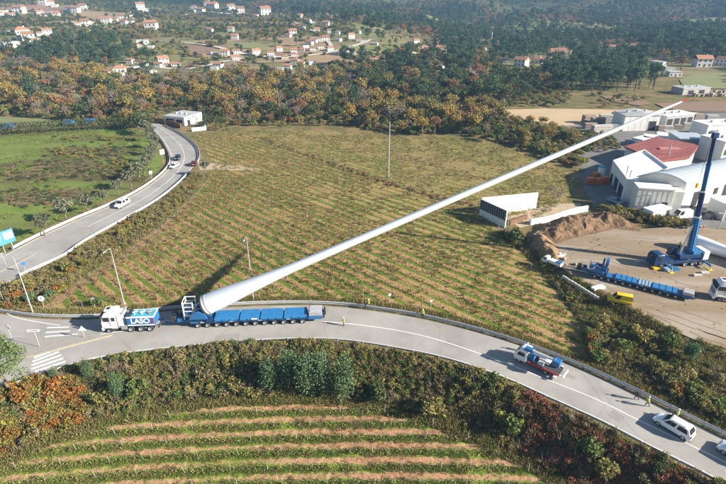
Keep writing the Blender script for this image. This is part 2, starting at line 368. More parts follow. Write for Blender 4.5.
# road markings
cl = curve([G(*p) for p in [(322,321.5),(345,323.5),(363,325.5),(400,331),(438,340),(493,358.5),(544,378.5),(594,398.5),(644,423),(699,449.5),(740,470)]], 8)
stripe('centre_line', cl, .14, M['line'], .036)
stripe('edge_line', offset(lo, .45), .12, M['line'], .036)
stripe('edge_line', curve([G(*p) for p in [(0,308.5),(14,317),(40,322.5),(60,325.5)]], 6), .14, M['line'], .036)
mid = (a + b)/2; mid = resample(mid, .5)
stripe('side_road_centre_line', mid[int(len(mid)*.22):], .13, M['line'], .039)
for s in (.45,): stripe('side_road_edge_line', offset(resample(LE, 1), s), .12, M['line'], .039); stripe('side_road_edge_line', offset(resample(LW, 1), -s), .12, M['line'], .039)
# zebra crossing: bars lie along the traffic
zb = tag(link('zebra_crossing', None), kind='structure')
for A_, B_ in (((34,358.2),(57.5,349)),((32.5,361.8),(59,352)),((31.5,365.6),(61.2,355.2)),((31.5,369.2),(63.4,358.4)),((35,371.8),(65.7,361.5))):
    p0 = np.array(G(*A_)); p1 = np.array(G(*B_))
    d = (p1 - p0)/np.linalg.norm(p1 - p0); nn = np.array([-d[1], d[0]])*.22
    MB().quad(*[(q_[0], q_[1], .037) for q_ in (p0 - nn, p1 - nn, p1 + nn, p0 + nn)]).build('stripe', M['line'], zb)
# traffic island with a kerb
isl = curve([G(*p) for p in [(14,338),(40,338),(70,337),(96,335.5),(109,335)]], 5).tolist() + curve([G(*p) for p in [(109,336.5),(80,343),(58,349),(36,355),(20,357),(8,352)]], 5).tolist()
mb = MB(); mb.prism([tuple(p) for p in isl], .0, .13); tag(mb.build('traffic_island', M['paving']), kind='structure')
mb = MB(); ks = resample(curve([G(*p) for p in [(112,335.6),(80,344),(58,350),(36,356),(18,358.5)]], 6), .5)
for s_ in (1,):
    L_, R_ = offset(ks, .09), offset(ks, -.09)
    for j in range(len(ks)-1):
        mb.prism([tuple(L_[j]), tuple(R_[j]), tuple(R_[j+1]*.97 + R_[j]*.03), tuple(L_[j+1]*.97 + L_[j]*.03)], 0.02, .17)
tag(mb.build('kerb', M['yline']), kind='structure')
for y0, y1, xa, xb in ((328.0,327.2,47,69),(332.6,331.2,46,70),(336.8,334.2,45,78)):
    stripe('lane_stripe', [np.array(G(xa, y0)), np.array(G((xa+xb)/2, (y0+y1)/2)), np.array(G(xb, y1))], .30, M['line'], .037)
stripe('chevron_line', [np.array(G(100,334.5)), np.array(G(125,331)), np.array(G(150,329))], .13, M['line'], .037)
# small island where the side road splits
p = curve([G(*q_) for q_ in [(0,267),(14,262),(36,253),(14,266),(0,272)]], 4); MB().prism([tuple(k_) for k_ in p], 0, .12).build('splitter_island', M['paving'])['kind'] = 'structure'

# ------------------------------------------------------------------ fields
sheet('vineyard_field', MID, M['vine_mid'], .02, 4)
FARV = [G(*p) for p in [(248,133),(300,131.5),(370,134.5),(420,140),(450,138),(480,141),(520,153.5),(560,169),(575,180.5),(558,204),(538,207),(480,207),(440,197),(390,183),(340,166),(290,150),(262,139)]]
sheet('upper_vineyard_field', FARV, M['vine_far'], .04, 4)
MEADOW_PX = [(-80,296),(-80,133),(60,131),(125,128),(143,131),(156,142),(163,156),(161,168),(135,187),(105,201),(70,216),(33,234),(0,250)]
MEADOW = [G(*p) for p in MEADOW_PX]
sheet('meadow', MEADOW, M['meadow'], .02, 4)
FRONT_Z = -3.7
FRONT_PX = [(-60,520),(-60,478),(0,468),(40,447),(90,429),(150,414),(230,403),(300,402),(345,404),(385,412),(430,423),(470,440),(520,462),(560,486),(590,530)]
FRONT = [G(*p, FRONT_Z) for p in FRONT_PX]
def clods(x, y): return H(x, y) + .30*np.clip(fbm(x/.9, y/.7, 3) - .45, 0, 1)*(np.cos(2*math.pi*(y + FCURV*x*x - FPH)/FSP) < .1)
sheet('front_vineyard_field', FRONT, M['vine_front'], .05, .42, clods, smooth_=False)
sheet('yard', [tuple(p) for p in YARD], M['yard'], .03, 3)
sheet('bank_path', [G(*p) for p in [(52,301),(74,285),(110,263),(150,235.5),(194,197),(199,199),(155,239),(114,267),(80,288),(58,305)]], M['soil'], .05, 2)
sheet('dirt_track', [G(*p) for p in [(196,161),(218,164),(240,166),(262,169),(258,172),(238,170.5),(215,170),(200,170)]], M['track'], .05, 2)
sheet('sand_field', [G(*p) for p in [(488,110),(545,108.5),(640,110),(700,112),(690,119),(640,118),(590,118),(585,125),(560,126),(520,118)]], M['sand'], .05, 5)
sheet('industrial_lot', [G(*p) for p in [(575,152),(590,132),(560,127),(600,118),(690,113),(790,108),(800,228),(700,229),(660,224),(628,214),(596,208),(584,190)]], M['asphalt_dark'], .03, 5)
sheet('forecourt', [G(*p) for p in [(505,218),(545,205),(580,203),(585,211),(545,222),(520,228)]], M['track'], .05, 3)
rut = mat('rut_soil', (.19,.15,.11), .95, 0, (.245,.195,.145), 1.2, 6)
for q_ in ([(560,262),(600,262),(650,275),(690,287),(726,292)],[(575,276),(610,292),(650,311),(700,333),(740,347)],[(590,240),(620,250),(665,262),(726,268)],[(563,256),(585,247),(620,240),(660,240)],[(600,298),(640,309),(680,320),(726,335)],[(570,266),(600,277),(660,300),(726,322)]):
    ln = resample(curve([G(*p, YARD_Z) for p in q_], 8), 1.5); ln = ln + np.stack([fbm(ln[:, 0]/4, ln[:, 1]/4) - .5, fbm(ln[:, 0]/4 + 9, ln[:, 1]/4) - .5], 1)*2.0
    for s_ in (-.95, .95):
        t0 = 0
        while t0 < len(ln) - 4:
            t1 = t0 + int(rng.integers(5, 16)); seg = offset(ln, s_)[t0:t1]
            if len(seg) > 2: stripe('tyre_track', seg, float(rng.uniform(.2, .42)), rut, .045)
            t0 = t1 + int(rng.integers(1, 6))
patch_m = mat('asphalt_patch', (.235,.225,.215), .9, 0, (.27,.26,.245), 1.5, 5)
for q_, w in (([(445,341),(462,347)],1.6),([(215,338),(240,335.5)],1.2),([(610,413),(622,420)],1.5),([(560,372),(575,379)],.9)): stripe('road_patch', np.array([G(*p) for p in q_]), w, patch_m, .034)
FIELDS = [('fieldbrown',[(5,8),(38,3.5),(75,7),(68,14.5),(30,11.5),(10,12.5)]),('fieldtan',[(62,17.5),(82,11.3),(135,13.8),(120,18.8),(95,21)]),
 ('fieldgreen',[(135,69),(150,65.5),(176,65.5),(175,76),(140,75)]),('fieldgreen',[(45,93),(92,95),(90,99),(50,101)]),('fieldtan',[(110,77.5),(181,77.5),(181,81),(112,82)]),
 ('fieldtan',[(301,53.8),(351,55.5),(338,65.5),(311,63.8)]),('fieldgreen',[(225,41),(273,44.5),(268,49),(226,48)]),('fieldtan',[(276,36),(298,37.5),(308,45),(281,46.2)]),
 ('fieldtan',[(261,21.2),(311,23.8),(286,26.2),(263,25)]),('fieldgreen',[(251,70.5),(306,71),(306,74.5),(252,75)]),('fieldbrown',[(445,65.5),(470,63.8),(488,74),(485,79),(468,73)]),
 ('fieldgreen',[(679,80),(699,72.5),(740,75),(740,90),(684,88)]),('fieldbrown',[(655,104),(700,102),(800,101),(800,112),(700,112.5),(690,112),(665,109)]),('fieldbrown',[(600,96),(625,98),(652,104),(640,106.5),(612,102)]),('fieldgreen',[(340,44),(363,44),(378,47),(345,49)]),
 ('fieldbrown',[(181,42),(215,47),(205,60),(184,55)]),('fieldgreen',[(-40,115),(20,118),(60,121),(60,126),(-40,128)])]
FIELD_XY = []
fr_ = np.random.default_rng(19); TERR = []
while len(TERR) < 46:
    X_, Y_ = fr_.uniform(0, 370), fr_.uniform(6, 66)
    if Y_ > 40 and X_ < 190 or Y_ < 8 + X_*.05: continue
    gx, gy = GT(X_, Y_); a_ = fr_.uniform(-.25, .45); w_, d_ = fr_.uniform(12, 30), fr_.uniform(3, 8); ca_, sa_ = math.cos(a_), math.sin(a_)
    pl = [(gx + ca_*u_*w_*fr_.uniform(.8, 1.2) - sa_*v_*d_, gy + sa_*u_*w_ + ca_*v_*d_*fr_.uniform(.8, 1.2)) for u_, v_ in ((-1,-1),(-.3,-1.15),(.4,-.9),(1,-1),(1.05,0),(1,1),(.2,1.2),(-1,.9))]
    TERR.append((['fieldtan','fieldbrown','fieldgreen','fieldtan'][len(TERR) % 4], pl))
for mn, pl in FIELDS:
    g = [GT(*p) for p in pl]; FIELD_XY.append(g); sheet('far_field', g, M[mn], .35, 12)
for mn, g in TERR: FIELD_XY.append(g); sheet('terrace_field', g, M[mn], .3, 8)
lane_m = mat('lane_gravel', (.50,.46,.40), .9, 0, (.42,.37,.30), .2, 5)
for q_, w in (([(-20,50),(20,45),(45,38),(90,30.5),(135,22),(180,17),(230,14),(265,17),(300,25)],4.5),([(182,43),(215,47),(250,55.5),(290,57.5),(330,53),(356,46),(372,40)],4.5),([(100,76),(128,68),(150,67),(185,70),(225,62),(255,57)],4.),([(300,25),(318,34),(330,44),(330,53)],3.6),([(60,20),(95,23),(140,12),(170,10)],4.),([(372,64),(400,60),(420,50),(440,44)],4.)):
    ln = curve([GT(*p) for p in q_], 8); ln = resample(ln, 9); stripe('lane', ln, w, lane_m, .7)
# ------------------------------------------------------------------ plants: materials and prototypes
bark = mat('bark', (.12,.085,.06), .95, 0, (.20,.16,.12), 4, 4); palebark = mat('pale_bark', (.30,.27,.23), .95, 0, (.2,.17,.14), 4, 4)
LM = dict(
 gold=leafmat('gold_leaves', (.41,.28,.072), (.305,.225,.068), (.185,.18,.06)), rust=leafmat('rust_leaves', (.34,.18,.075), (.27,.155,.075), (.20,.16,.08)),
 oak=leafmat('oak_leaves', (.062,.09,.032), (.105,.122,.044), (.05,.08,.034)), pine=leafmat('pine_needles', (.052,.095,.05), (.088,.135,.064), (.043,.08,.05)),
 bare=leafmat('bare_twigs', (.20,.155,.115), (.245,.195,.15), (.16,.135,.09), trans=.1), olive=leafmat('olive_leaves', (.15,.16,.095), (.205,.21,.135), (.11,.12,.065)),
 eucal=leafmat('eucalypt_leaves', (.085,.145,.065), (.14,.205,.10), (.06,.105,.042)), bush=leafmat('bush_leaves', (.16,.165,.045), (.25,.225,.075), (.33,.265,.105)),
 green=leafmat('green_leaves', (.10,.15,.035), (.14,.18,.05), (.08,.12,.035)), straw=leafmat('straw_blades', (.33,.25,.11), (.25,.20,.08), (.20,.19,.06), trans=.3),
 grass=leafmat('grass_blades', (.125,.195,.035), (.17,.235,.05), (.20,.20,.06), trans=.3), russet=leafmat('bracken_fronds', (.40,.175,.10), (.30,.125,.075), (.21,.11,.065)),
 amber=leafmat('amber_leaves', (.35,.13,.03), (.25,.15,.04), (.14,.13,.045)), heath=leafmat('heath_twigs', (.25,.195,.115), (.19,.165,.08), (.33,.26,.15)),
 mimosa=leafmat('yellow_leaves', (.30,.27,.05), (.24,.22,.05), (.15,.16,.04)), vine=leafmat('vine_leaves', (.22,.095,.045), (.24,.15,.065), (.14,.13,.035), per=.25),
 vinegreen=leafmat('green_vine_leaves', (.16,.225,.04), (.25,.265,.07), (.36,.29,.11), per=.25), bark=bark)
def crown(name, lm, seed, n, rad, hc, zc, leaf, lumps=16, shape='round', fill=.35):
    """leaf-sized faces spread over many uneven lumps, so that the outline is ragged and gaps stay open"""
    r = np.random.default_rng(seed); L = []
    for k in range(lumps):
        d = r.normal(size=3); d /= np.linalg.norm(d); q = r.random()**.5*.78
        if shape == 'cone':
            t = r.random()**1.5; a = r.random()*6.28; rr = (1 - t)*rad*.75*r.random()**.4
            L.append((rr*math.cos(a), rr*math.sin(a), zc - hc + 2*hc*t, rad*(.42 - .27*t)))
        elif shape == 'pine':
            t = r.random(); a = r.random()*6.28; rr = rad*(.95 - .5*t)*r.random()**.5
            L.append((rr*math.cos(a), rr*math.sin(a), zc - hc*.7 + 1.6*hc*t, rad*r.uniform(.22, .40)))
        elif shape == 'column':
            L.append((d[0]*rad*.5*q, d[1]*rad*.5*q, zc + hc*r.uniform(-.85, .85), rad*r.uniform(.4, .65)))
        else:
            if d[2] < -.3: d[2] *= -.6
            L.append((d[0]*rad*q, d[1]*rad*q, zc + d[2]*hc*q, rad*r.uniform(.22, .46)))
    L = np.array(L); w = L[:, 3]**2; w /= w.sum(); k = r.choice(len(L), n, p=w)
    d = r.normal(size=(n, 3)); d /= np.linalg.norm(d, axis=1)[:, None]; q = np.where(r.random(n) < fill, r.random(n)**.5, r.uniform(.8, 1.12, n))
    c = L[k, :3] + d*(L[k, 3]*q)[:, None]*np.array([1, 1, .8 if shape != 'column' else 1.4]); c[:, 2] = np.maximum(c[:, 2], leaf*.3)
    v, f = cards(c, leaf*r.uniform(.6, 1.4, n), r, .5)
    t = np.clip(r.normal(.5, .16, n) + (r.random(len(L)) - .5)[k]*.5, 0, 1)
    return npmesh(name, v, f, lm, t)
def trunk_mesh(h, r0, seed, limbs=4, m=None, reach=1.6):
    r = random.Random(seed); b = MB(); pts = [(0, 0, -.3)] + [(r.uniform(-.06, .06)*h*k/4, r.uniform(-.06, .06)*h*k/4, h*k/4) for k in range(1, 5)]
    b.tube(pts, [r0*1.25, r0, r0*.8, r0*.6, r0*.3], 6)
    for k in range(limbs):
        a = r.random()*6.28; z = h*r.uniform(.45, .9); L = reach*r.uniform(.6, 1)
        b.tube([(pts[3][0]*.8, pts[3][1]*.8, z), (L*.5*math.cos(a), L*.5*math.sin(a), z + L*.4), (L*math.cos(a), L*math.sin(a), z + L*.9)], [r0*.45, r0*.3, r0*.1], 5)
    me = b.mesh('trunk', m or bark); shade(me, 80); return me
# kind: (variants of (crown mesh, trunk mesh))
def variants(kind, specs): return [(crown(kind + '_crown', *s[0]), trunk_mesh(*s[1])) for s in specs]
PK = {}
PK['gold'] = variants('gold', [((LM['gold'], 10+k, 620, 3.3, 3.2, 5.0, .52, 18), (5.2, .22, k, 4)) for k in range(3)])
PK['rust'] = variants('rust', [((LM['rust'], 20+k, 560, 2.9, 3.0, 4.6, .48, 16), (4.8, .2, k, 4)) for k in range(2)])
PK['oak'] = variants('oak', [((LM['oak'], 30+k, 660, 3.4, 3.0, 4.6, .52, 18), (4.4, .28, k, 4)) for k in range(3)])
PK['pine'] = variants('pine', [((LM['pine'], 40+k, 640, 3.0, 3.4, 7.4, .50, 22, 'pine'), (9.0, .24, k, 3, None, 1.2)) for k in range(3)])
PK['conifer'] = variants('conifer', [((LM['pine'], 50+k, 520, 2.3, 4.4, 4.9, .48, 26, 'cone'), (7.0, .2, k, 0)) for k in range(2)])
PK['bare'] = variants('bare', [((LM['bare'], 60+k, 420, 2.9, 3.1, 4.8, .34, 18, 'round', .6), (6.2, .18, k, 6, palebark, 2.2)) for k in range(2)])
PK['olive'] = variants('olive', [((LM['olive'], 70+k, 620, 1.6, 1.5, 2.5, .26, 14), (2.2, .14, k, 4, bark, .9)) for k in range(2)])
PK['eucal'] = variants('eucal', [((LM['eucal'], 80+k, 2600, 1.85, 2.5, 3.0, .19, 26, 'column'), (4.2, .12, k, 3, palebark, .8)) for k in range(3)])
PK['softpine'] = [(crown('soft_pine_crown', leafmat('soft_pine_needles', (.10,.16,.05), (.15,.20,.07), (.08,.125,.045)), 48, 5200, 3.0, 3.2, 5.6, .19, 34, 'pine', .5), trunk_mesh(8.0, .2, 9, 5, None, 1.6))]
BK = {}
def bushes(kind, lm, n, rad, hc, leaf, k0, cnt=3, lumps=11, shape='round', fill=.4):
    BK[kind] = [crown(kind, LM[lm], k0 + k, n, rad, hc, hc*.75, leaf, lumps, shape, fill) for k in range(cnt)]
bushes('bush', 'bush', 420, 1.0, .95, .20, 100); bushes('green', 'green', 420, 1.0, .95, .20, 110); bushes('heath', 'heath', 420, 1.0, .85, .17, 120)
bushes('amber', 'amber', 420, 1.0, .9, .20, 130); bushes('russet', 'russet', 420, .95, .6, .17, 140); bushes('mimosa', 'mimosa', 380, 1.0, .8, .19, 150)
bushes('eucalbush', 'eucal', 420, .95, 1.2, .20, 160); bushes('dark', 'oak', 420, 1.0, .95, .20, 170)
def tuft(name, lm, seed, n, h, w, lean=.35):
    r = np.random.default_rng(seed); a = r.random(n)*6.28; q = r.random(n)**.5*w; c = np.stack([q*np.cos(a), q*np.sin(a), np.zeros(n)], 1)
    d = np.stack([np.cos(a)*lean, np.sin(a)*lean, np.ones(n)], 1)*(h*r.uniform(.5, 1.2, n))[:, None] + r.normal(size=(n, 3))*h*.18
    s = np.cross(d, r.normal(size=(n, 3))); s /= np.linalg.norm(s, axis=1)[:, None]; s *= (.035 + .03*r.random(n))[:, None]
    v = np.stack([c - s, c + s, c + d + s*.15, c + d - s*.15], 1).reshape(-1, 3)
    return npmesh(name, v, np.arange(4*n).reshape(n, 4), lm, r.random(n))
BK['grass'] = [tuft('grass', LM['grass'], 200+k, 26, .34, .38) for k in range(3)]; BK['straw'] = [tuft('straw', LM['straw'], 210+k, 26, .45, .38) for k in range(3)]
BK['twigs'] = [tuft('twigs', LM['bare'], 220+k, 46, 1.35, .55, .5) for k in range(3)]
# ------------------------------------------------------------------ scattering: one object of many instances, for what nobody could count
def scatter(name, kinds, P3, scl, idx=None, seed=0, rot=None):
    P3 = np.asarray(P3, np.float32); n = len(P3)
    if n == 0: return
    r = np.random.default_rng(seed); col = bpy.data.collections.new(name + '_kinds')
    for k, me in enumerate(kinds): col.objects.link(bpy.data.objects.new('%s_kind_%02d' % (name, k), me))
    me = bpy.data.meshes.new(name); me.vertices.add(n); me.vertices.foreach_set('co', P3.ravel())
    at = me.attributes.new('scl', 'FLOAT_VECTOR', 'POINT'); s = np.asarray(scl, np.float32); s = np.repeat(s[:, None], 3, 1) if s.ndim == 1 else s; at.data.foreach_set('vector', np.ascontiguousarray(s, np.float32).ravel())
    at = me.attributes.new('turn', 'FLOAT_VECTOR', 'POINT'); t = np.zeros((n, 3), np.float32); t[:, 2] = r.random(n)*6.28; at.data.foreach_set('vector', t.ravel())
    at = me.attributes.new('pick', 'INT', 'POINT'); at.data.foreach_set('value', np.asarray(idx if idx is not None else r.integers(0, len(kinds), n), np.int32))
    o = link(name, me); o['kind'] = 'stuff'
    g = bpy.data.node_groups.new(name, 'GeometryNodeTree')
    g.interface.new_socket(name='Geometry', in_out='INPUT', socket_type='NodeSocketGeometry'); g.interface.new_socket(name='Geometry', in_out='OUTPUT', socket_type='NodeSocketGeometry')
    N = g.nodes.new; gi, go = N('NodeGroupInput'), N('NodeGroupOutput'); ci = N('GeometryNodeCollectionInfo'); ci.inputs['Collection'].default_value = col
    ci.inputs['Separate Children'].default_value = True; ci.inputs['Reset Children'].default_value = True
    iop = N('GeometryNodeInstanceOnPoints'); iop.inputs['Pick Instance'].default_value = True
    def attr(nm, ty): a = N('GeometryNodeInputNamedAttribute'); a.data_type = ty; a.inputs[0].default_value = nm; return a.outputs[0]
    g.links.new(gi.outputs[0], iop.inputs['Points']); g.links.new(ci.outputs[0], iop.inputs['Instance'])
    g.links.new(attr('pick', 'INT'), iop.inputs['Instance Index']); g.links.new(attr('scl', 'FLOAT_VECTOR'), iop.inputs['Scale'])
    e = N('FunctionNodeEulerToRotation'); g.links.new(attr('turn', 'FLOAT_VECTOR'), e.inputs[0]); g.links.new(e.outputs[0], iop.inputs['Rotation'])
    g.links.new(iop.outputs[0], go.inputs[0]); md = o.modifiers.new('scatter', 'NODES'); md.node_group = g
    return o
def darts(poly, sp, seed, jitter=.45, margin=0):
    """jittered grid of points inside a ground polygon"""
    r = np.random.default_rng(seed); poly = np.asarray(poly); x0, y0 = poly.min(0); x1, y1 = poly.max(0)
    gx, gy = np.meshgrid(np.arange(x0, x1, sp), np.arange(y0, y1, sp)); gx = gx.ravel() + r.uniform(-jitter, jitter, gx.size)*sp; gy = gy.ravel() + r.uniform(-jitter, jitter, gy.size)*sp
    k = sdist(gx, gy, poly) > margin; return np.stack([gx[k], gy[k]], 1)
def lift(P2, dz=0): return np.c_[P2, H(P2[:, 0], P2[:, 1]) + dz]
def whole(kind, j):                             # crown and trunk as one mesh, for far instances
    key = ('whole', kind, j)
    if key not in KIDS:
        cr, tr = PK[kind][j]; b = bmesh.new(); 
        me = cr.copy(); me.name = kind + '_tree'; b.from_mesh(tr); 
        for f in b.faces: f.material_index = 1
        lay = b.faces.layers.float.new('tint') if not b.faces.layers.float.get('tint') else b.faces.layers.float['tint']
        b.from_mesh(cr); b.to_mesh(me); b.free(); me.materials.clear(); me.materials.append(cr.materials[0]); me.materials.append(tr.materials[0]); KIDS[key] = me
    return KIDS[key]
TREE_NAME = dict(gold='autumn_tree', rust='autumn_tree', oak='oak_tree', pine='pine_tree', conifer='conifer', bare='bare_tree', olive='olive_tree', eucal='eucalyptus', softpine='pine_tree')
def tree(kind, x, y, s, label, group=None, sz=1.0, j=None, z=None):
    j = random.randrange(len(PK[kind])) if j is None else j; cr, tr = PK[kind][j]
    o = thing(TREE_NAME[kind], label, 'tree', (x, y, H1(x, y) if z is None else z), random.random()*6.28, group); o.scale = (s, s, s*sz)
    link('trunk', tr, o); link('crown', cr, o); return o
def bush(kind, x, y, s, label, group=None, sz=1.0, name='shrub', z=None):
    me = random.choice(BK[kind]); o = link(name, me); o.location = (x, y, (H1(x, y) if z is None else z) - .05); o.rotation_euler = (0, 0, random.random()*6.28); o.scale = (s, s, s*sz)
    return tag(o, label, 'shrub', group)
# ------------------------------------------------------------------ woods: the nearest trees are things, the rest one mass
def pxof(P2):
    z = H(P2[:, 0], P2[:, 1]); return proj(P2[:, 0], P2[:, 1], z)
HOUSES = [(44,4.5,9,0),(55,6.5,6,0),(43,18,7,0),(56,17.5,8,1),(76,12,8,0),(83,9,7,0),(78,26,6,1),(86,25.5,9,0),(94,27,6,0),(107,23.5,9,1),(115,22,7,0),(123,19.5,8,0),(132,17,6,0),(140,9,9,0),(4,13,7,0),(20,13,10,0),
 (22,34,13,1),(29,40,11,0),(11,47,14,0),(33,44.5,8,0),(47,35,9,0),(152,30,13,1),(143,44,12,0),(120,71.5,13,1),(137,69,7,0),(143,66,10,1),(163,64,12,1),(153,73.5,7,0),(108,75,5,0),
 (201,13,8,0),(213,9.5,12,1),(231,10.5,9,0),(241,12,8,0),(265,14.5,12,0),(280,18,8,0),(305,20,7,1),(312,23.5,6,0),(326,26,8,0),(293,34.5,9,1),(317,32,7,1),(330,33,6,0),(337,34,7,0),(326,41,9,0),(338,41,8,0),(351,38.5,8,1),(359,41,6,0),
 (231,31.5,7,1),(235,39.5,8,1),(225,56,10,1),(237,54,7,0),(236,60.5,7,1),(219,68,10,1),(256,55.5,10,1),(271,55.5,8,0),(279,51,7,1),(294,53,7,1),(302,51,8,1),(313,51,7,0),(321,49,8,0),(330,51,7,0),(335,54.5,6,0),(344,55.5,10,1),(285,59,7,0),(295,63,10,0),(301,66.8,9,0),(288,69,8,1),
 (374,63,7,1),(381,66,7,1),(364,42.5,5,0),(375,45,6,0),(407,45.5,8,0),(416,43,7,1),(424,50.5,6,1),(440,51,9,1),(440,68,8,2),(483,50,7,1),(523,41,9,0),(505,63,7,1),(521,66,14,1),(537,63,12,0),(546,61,8,0),
 (549,60,9,2),(557,59.5,16,1),(561,53.5,8,1),(588,50,6,1),(610,51.5,9,1),(612,54.5,6,0),(635,51,12,1),(643,52,7,1),(658,66,13,2),(668,71,10,2),(673,76,13,2),(701,66.5,15,1),(722,65.5,11,1)]
hr_ = np.random.default_rng(23); _base = [h for h in HOUSES if h[0] < 365]
for q_ in range(70):
    h_ = _base[int(hr_.integers(0, len(_base)))]; X_, Y_ = h_[0] + hr_.normal()*9, h_[1] + hr_.normal()*2.6
    if Y_ > 3 and X_ < 370 and min(abs(X_-k_[0])/5.5 + abs(Y_-k_[1])/3 for k_ in HOUSES) > 1: HOUSES.append((X_, Y_, float(hr_.uniform(4.5, 7.5)), int(hr_.integers(0, 3))))
HPOS = []
for hx, hy, hw, hr in HOUSES:
    gx, gy = GT(hx, hy); HPOS.append((gx, gy))
HP = np.array(HPOS)
W = [  # region in photo pixels, spacing, {kind: share}, scale
 ([(-260,125),(-260,70),(60,66),(120,76),(190,82),(235,78),(300,76),(345,72),(372,76),(365,105),(352,126),(300,126),(230,127),(200,110),(165,107),(150,116),(145,127),(60,127)], 7.6, dict(gold=.40,rust=.16,bush=0,oak=.16,bare=.23,pine=.05), 1.0),
 ([(352,126),(360,112),(372,104),(430,106),(490,111),(485,113),(520,122),(558,129),(575,137),(592,150),(585,176),(560,165),(520,149),(480,137),(440,133.5),(420,136),(370,130)], 6.8, dict(gold=.60,rust=.14,oak=.16,bare=.10), 1.0),
 ([(345,70),(330,60),(380,57),(430,56),(505,58),(500,70),(560,66),(575,70),(560,86),(575,98),(560,107),(505,107),(490,110),(430,105),(372,103),(362,90)], 7.8, dict(oak=.74,pine=.12,gold=.04,rust=.10), 1.15),
 ([(430,60),(440,46),(480,46),(475,60),(460,63)], 7.0, dict(pine=.9,oak=.1), 1.0),
 ([(545,85),(548,62),(600,56),(650,60),(668,72),(672,84),(650,92),(600,95),(570,96)], 7.4, dict(pine=.86,oak=.10,gold=.04), 1.15),
 ([(648,56),(655,40),(690,30),(790,30),(790,62),(726,60),(690,60)], 8.4, dict(pine=.88,oak=.12), 1.35),
 ([(-260,72),(-260,48),(0,46),(60,44),(100,40),(140,46),(150,58),(180,66),(120,72),(60,66)], 7.6, dict(pine=.58,oak=.30,rust=.12), .95),
]
pts, kinds, scl = [], [], []
for wi, (pl, sp, mix, sc) in enumerate(W):
    g = np.array([GT(*p) for p in pl]); P2 = darts(g, sp, 300 + wi)
    ks = list(mix); pr = np.array([mix[k] for k in ks]); kk = rng.choice(len(ks), len(P2), p=pr/pr.sum())
    pts.append(P2); kinds += [ks[k] for k in kk]; scl += list(sc*rng.uniform(.58, 1.38, len(P2)))
# the valley sides and the far hills
fx, fy = np.meshgrid(np.arange(-1500, 2300, 9.5), np.arange(330, 2250, 9.5)); fx = fx.ravel() + rng.uniform(-4.7, 4.7, fx.size); fy = fy.ravel() + rng.uniform(-4.7, 4.7, fy.size)
u = fx/fy; k = (u > -.95) & (u < 1.0); fx, fy = fx[k], fy[k]; P2 = np.stack([fx, fy], 1); qx, qy = pxof(P2)
woodp = [np.array([p for p in pl]) for pl, *_ in W]
k = np.ones(len(P2), bool)
for pl in woodp: k &= ~inpoly(qx, qy, [tuple(p) for p in pl])
k &= qy < 96
village = inpoly(qx, qy, [(-260,58),(-260,2),(60,0),(150,4),(270,12),(345,22),(372,34),(440,42),(452,52),(425,60),(372,78),(250,82),(190,82),(100,70),(60,66)])
patch = fbm(fx/90, fy/70)
dens0 = 0; dens = np.where(village, np.where(patch > .50, .95, .48), 1.0)
dens = np.where(~village & (fbm(fx/150 + 7, fy/110 + 3) > .63), .22, dens); k &= rng.random(len(P2)) < dens
P2, qx, qy, village, patch = P2[k], qx[k], qy[k], village[k], patch[k]
pts.append(P2)
mixn = fbm(P2[:, 0]/60 + 40, P2[:, 1]/60)
for a_, vl in zip(mixn + rng.normal(0, .055, len(P2)), village):
    kinds.append(('pine' if a_ < .44 else 'oak' if a_ < .56 else 'rust' if a_ < .60 else 'bare' if a_ < .65 else 'gold') if vl else ('pine' if a_ < .50 else 'oak' if a_ < .585 else 'bare' if a_ < .62 else 'rust'))
scl += list(rng.uniform(.5, 1.25, len(P2))*np.where(village, .66, 1.25))
PT = np.concatenate(pts); KD = np.array(kinds); SL = np.array(scl)
# keep fields, houses, roads and yards clear
k = np.ones(len(PT), bool)
for g in FIELD_XY: k &= sdist(PT[:, 0], PT[:, 1], g) < -1.0
near_h = np.zeros(len(PT), bool)
for (gx, gy), (hx, hy, hw, hr) in zip(HPOS, HOUSES):
    dd = math.hypot(gx, gy); w_ = hw*dd/F_PX
    dx, dy = PT[:, 0] - gx, PT[:, 1] - gy; al = (dx*gx + dy*gy)/dd; ac = np.abs(dx*gy - dy*gx)/dd
    k &= ~((ac < w_*.75) & (al < w_*.8) & (al > -(w_*1.2 + (70 if hx > 430 else 16))))
for pl in ([(488,110),(545,108.5),(640,110),(800,112),(800,235),(690,240),(570,235),(596,208),(584,190),(575,152),(590,136),(560,127),(520,118)], [(548,95),(604,93),(650,105),(640,109),(505,109)], [(150,128),(156,105),(200,107),(226,121),(226,131)], [(672,91),(790,84),(790,110),(680,108)]):
    g = [GT(*p) for p in pl]; k &= sdist(PT[:, 0], PT[:, 1], g) < -1.5
k &= sdist(PT[:, 0], PT[:, 1], MID) < -3; k &= sdist(PT[:, 0], PT[:, 1], MEADOW) < -3
rd = np.concatenate([a, b]); k &= np.min(np.hypot(PT[:, None, 0] - rd[None, ::4, 0], PT[:, None, 1] - rd[None, ::4, 1]), 1) > 6
PT, KD, SL = PT[k], KD[k], SL[k]
PZ = lift(PT, -.1); qx, qy = proj(PZ[:, 0], PZ[:, 1], PZ[:, 2]); dist = np.hypot(PT[:, 0], PT[:, 1])
SL = np.where((qx > 500) & (qx < 602) & (qy > 106), SL*.6, SL)
inview = (qx > -8) & (qx < 734)
order = np.argsort(np.where(inview, dist, 1e6))[:290]
TL = dict(gold='golden autumn tree', rust='rust brown autumn tree', oak='dark green round tree', pine='dark green pine', bare='leafless greyish tree')
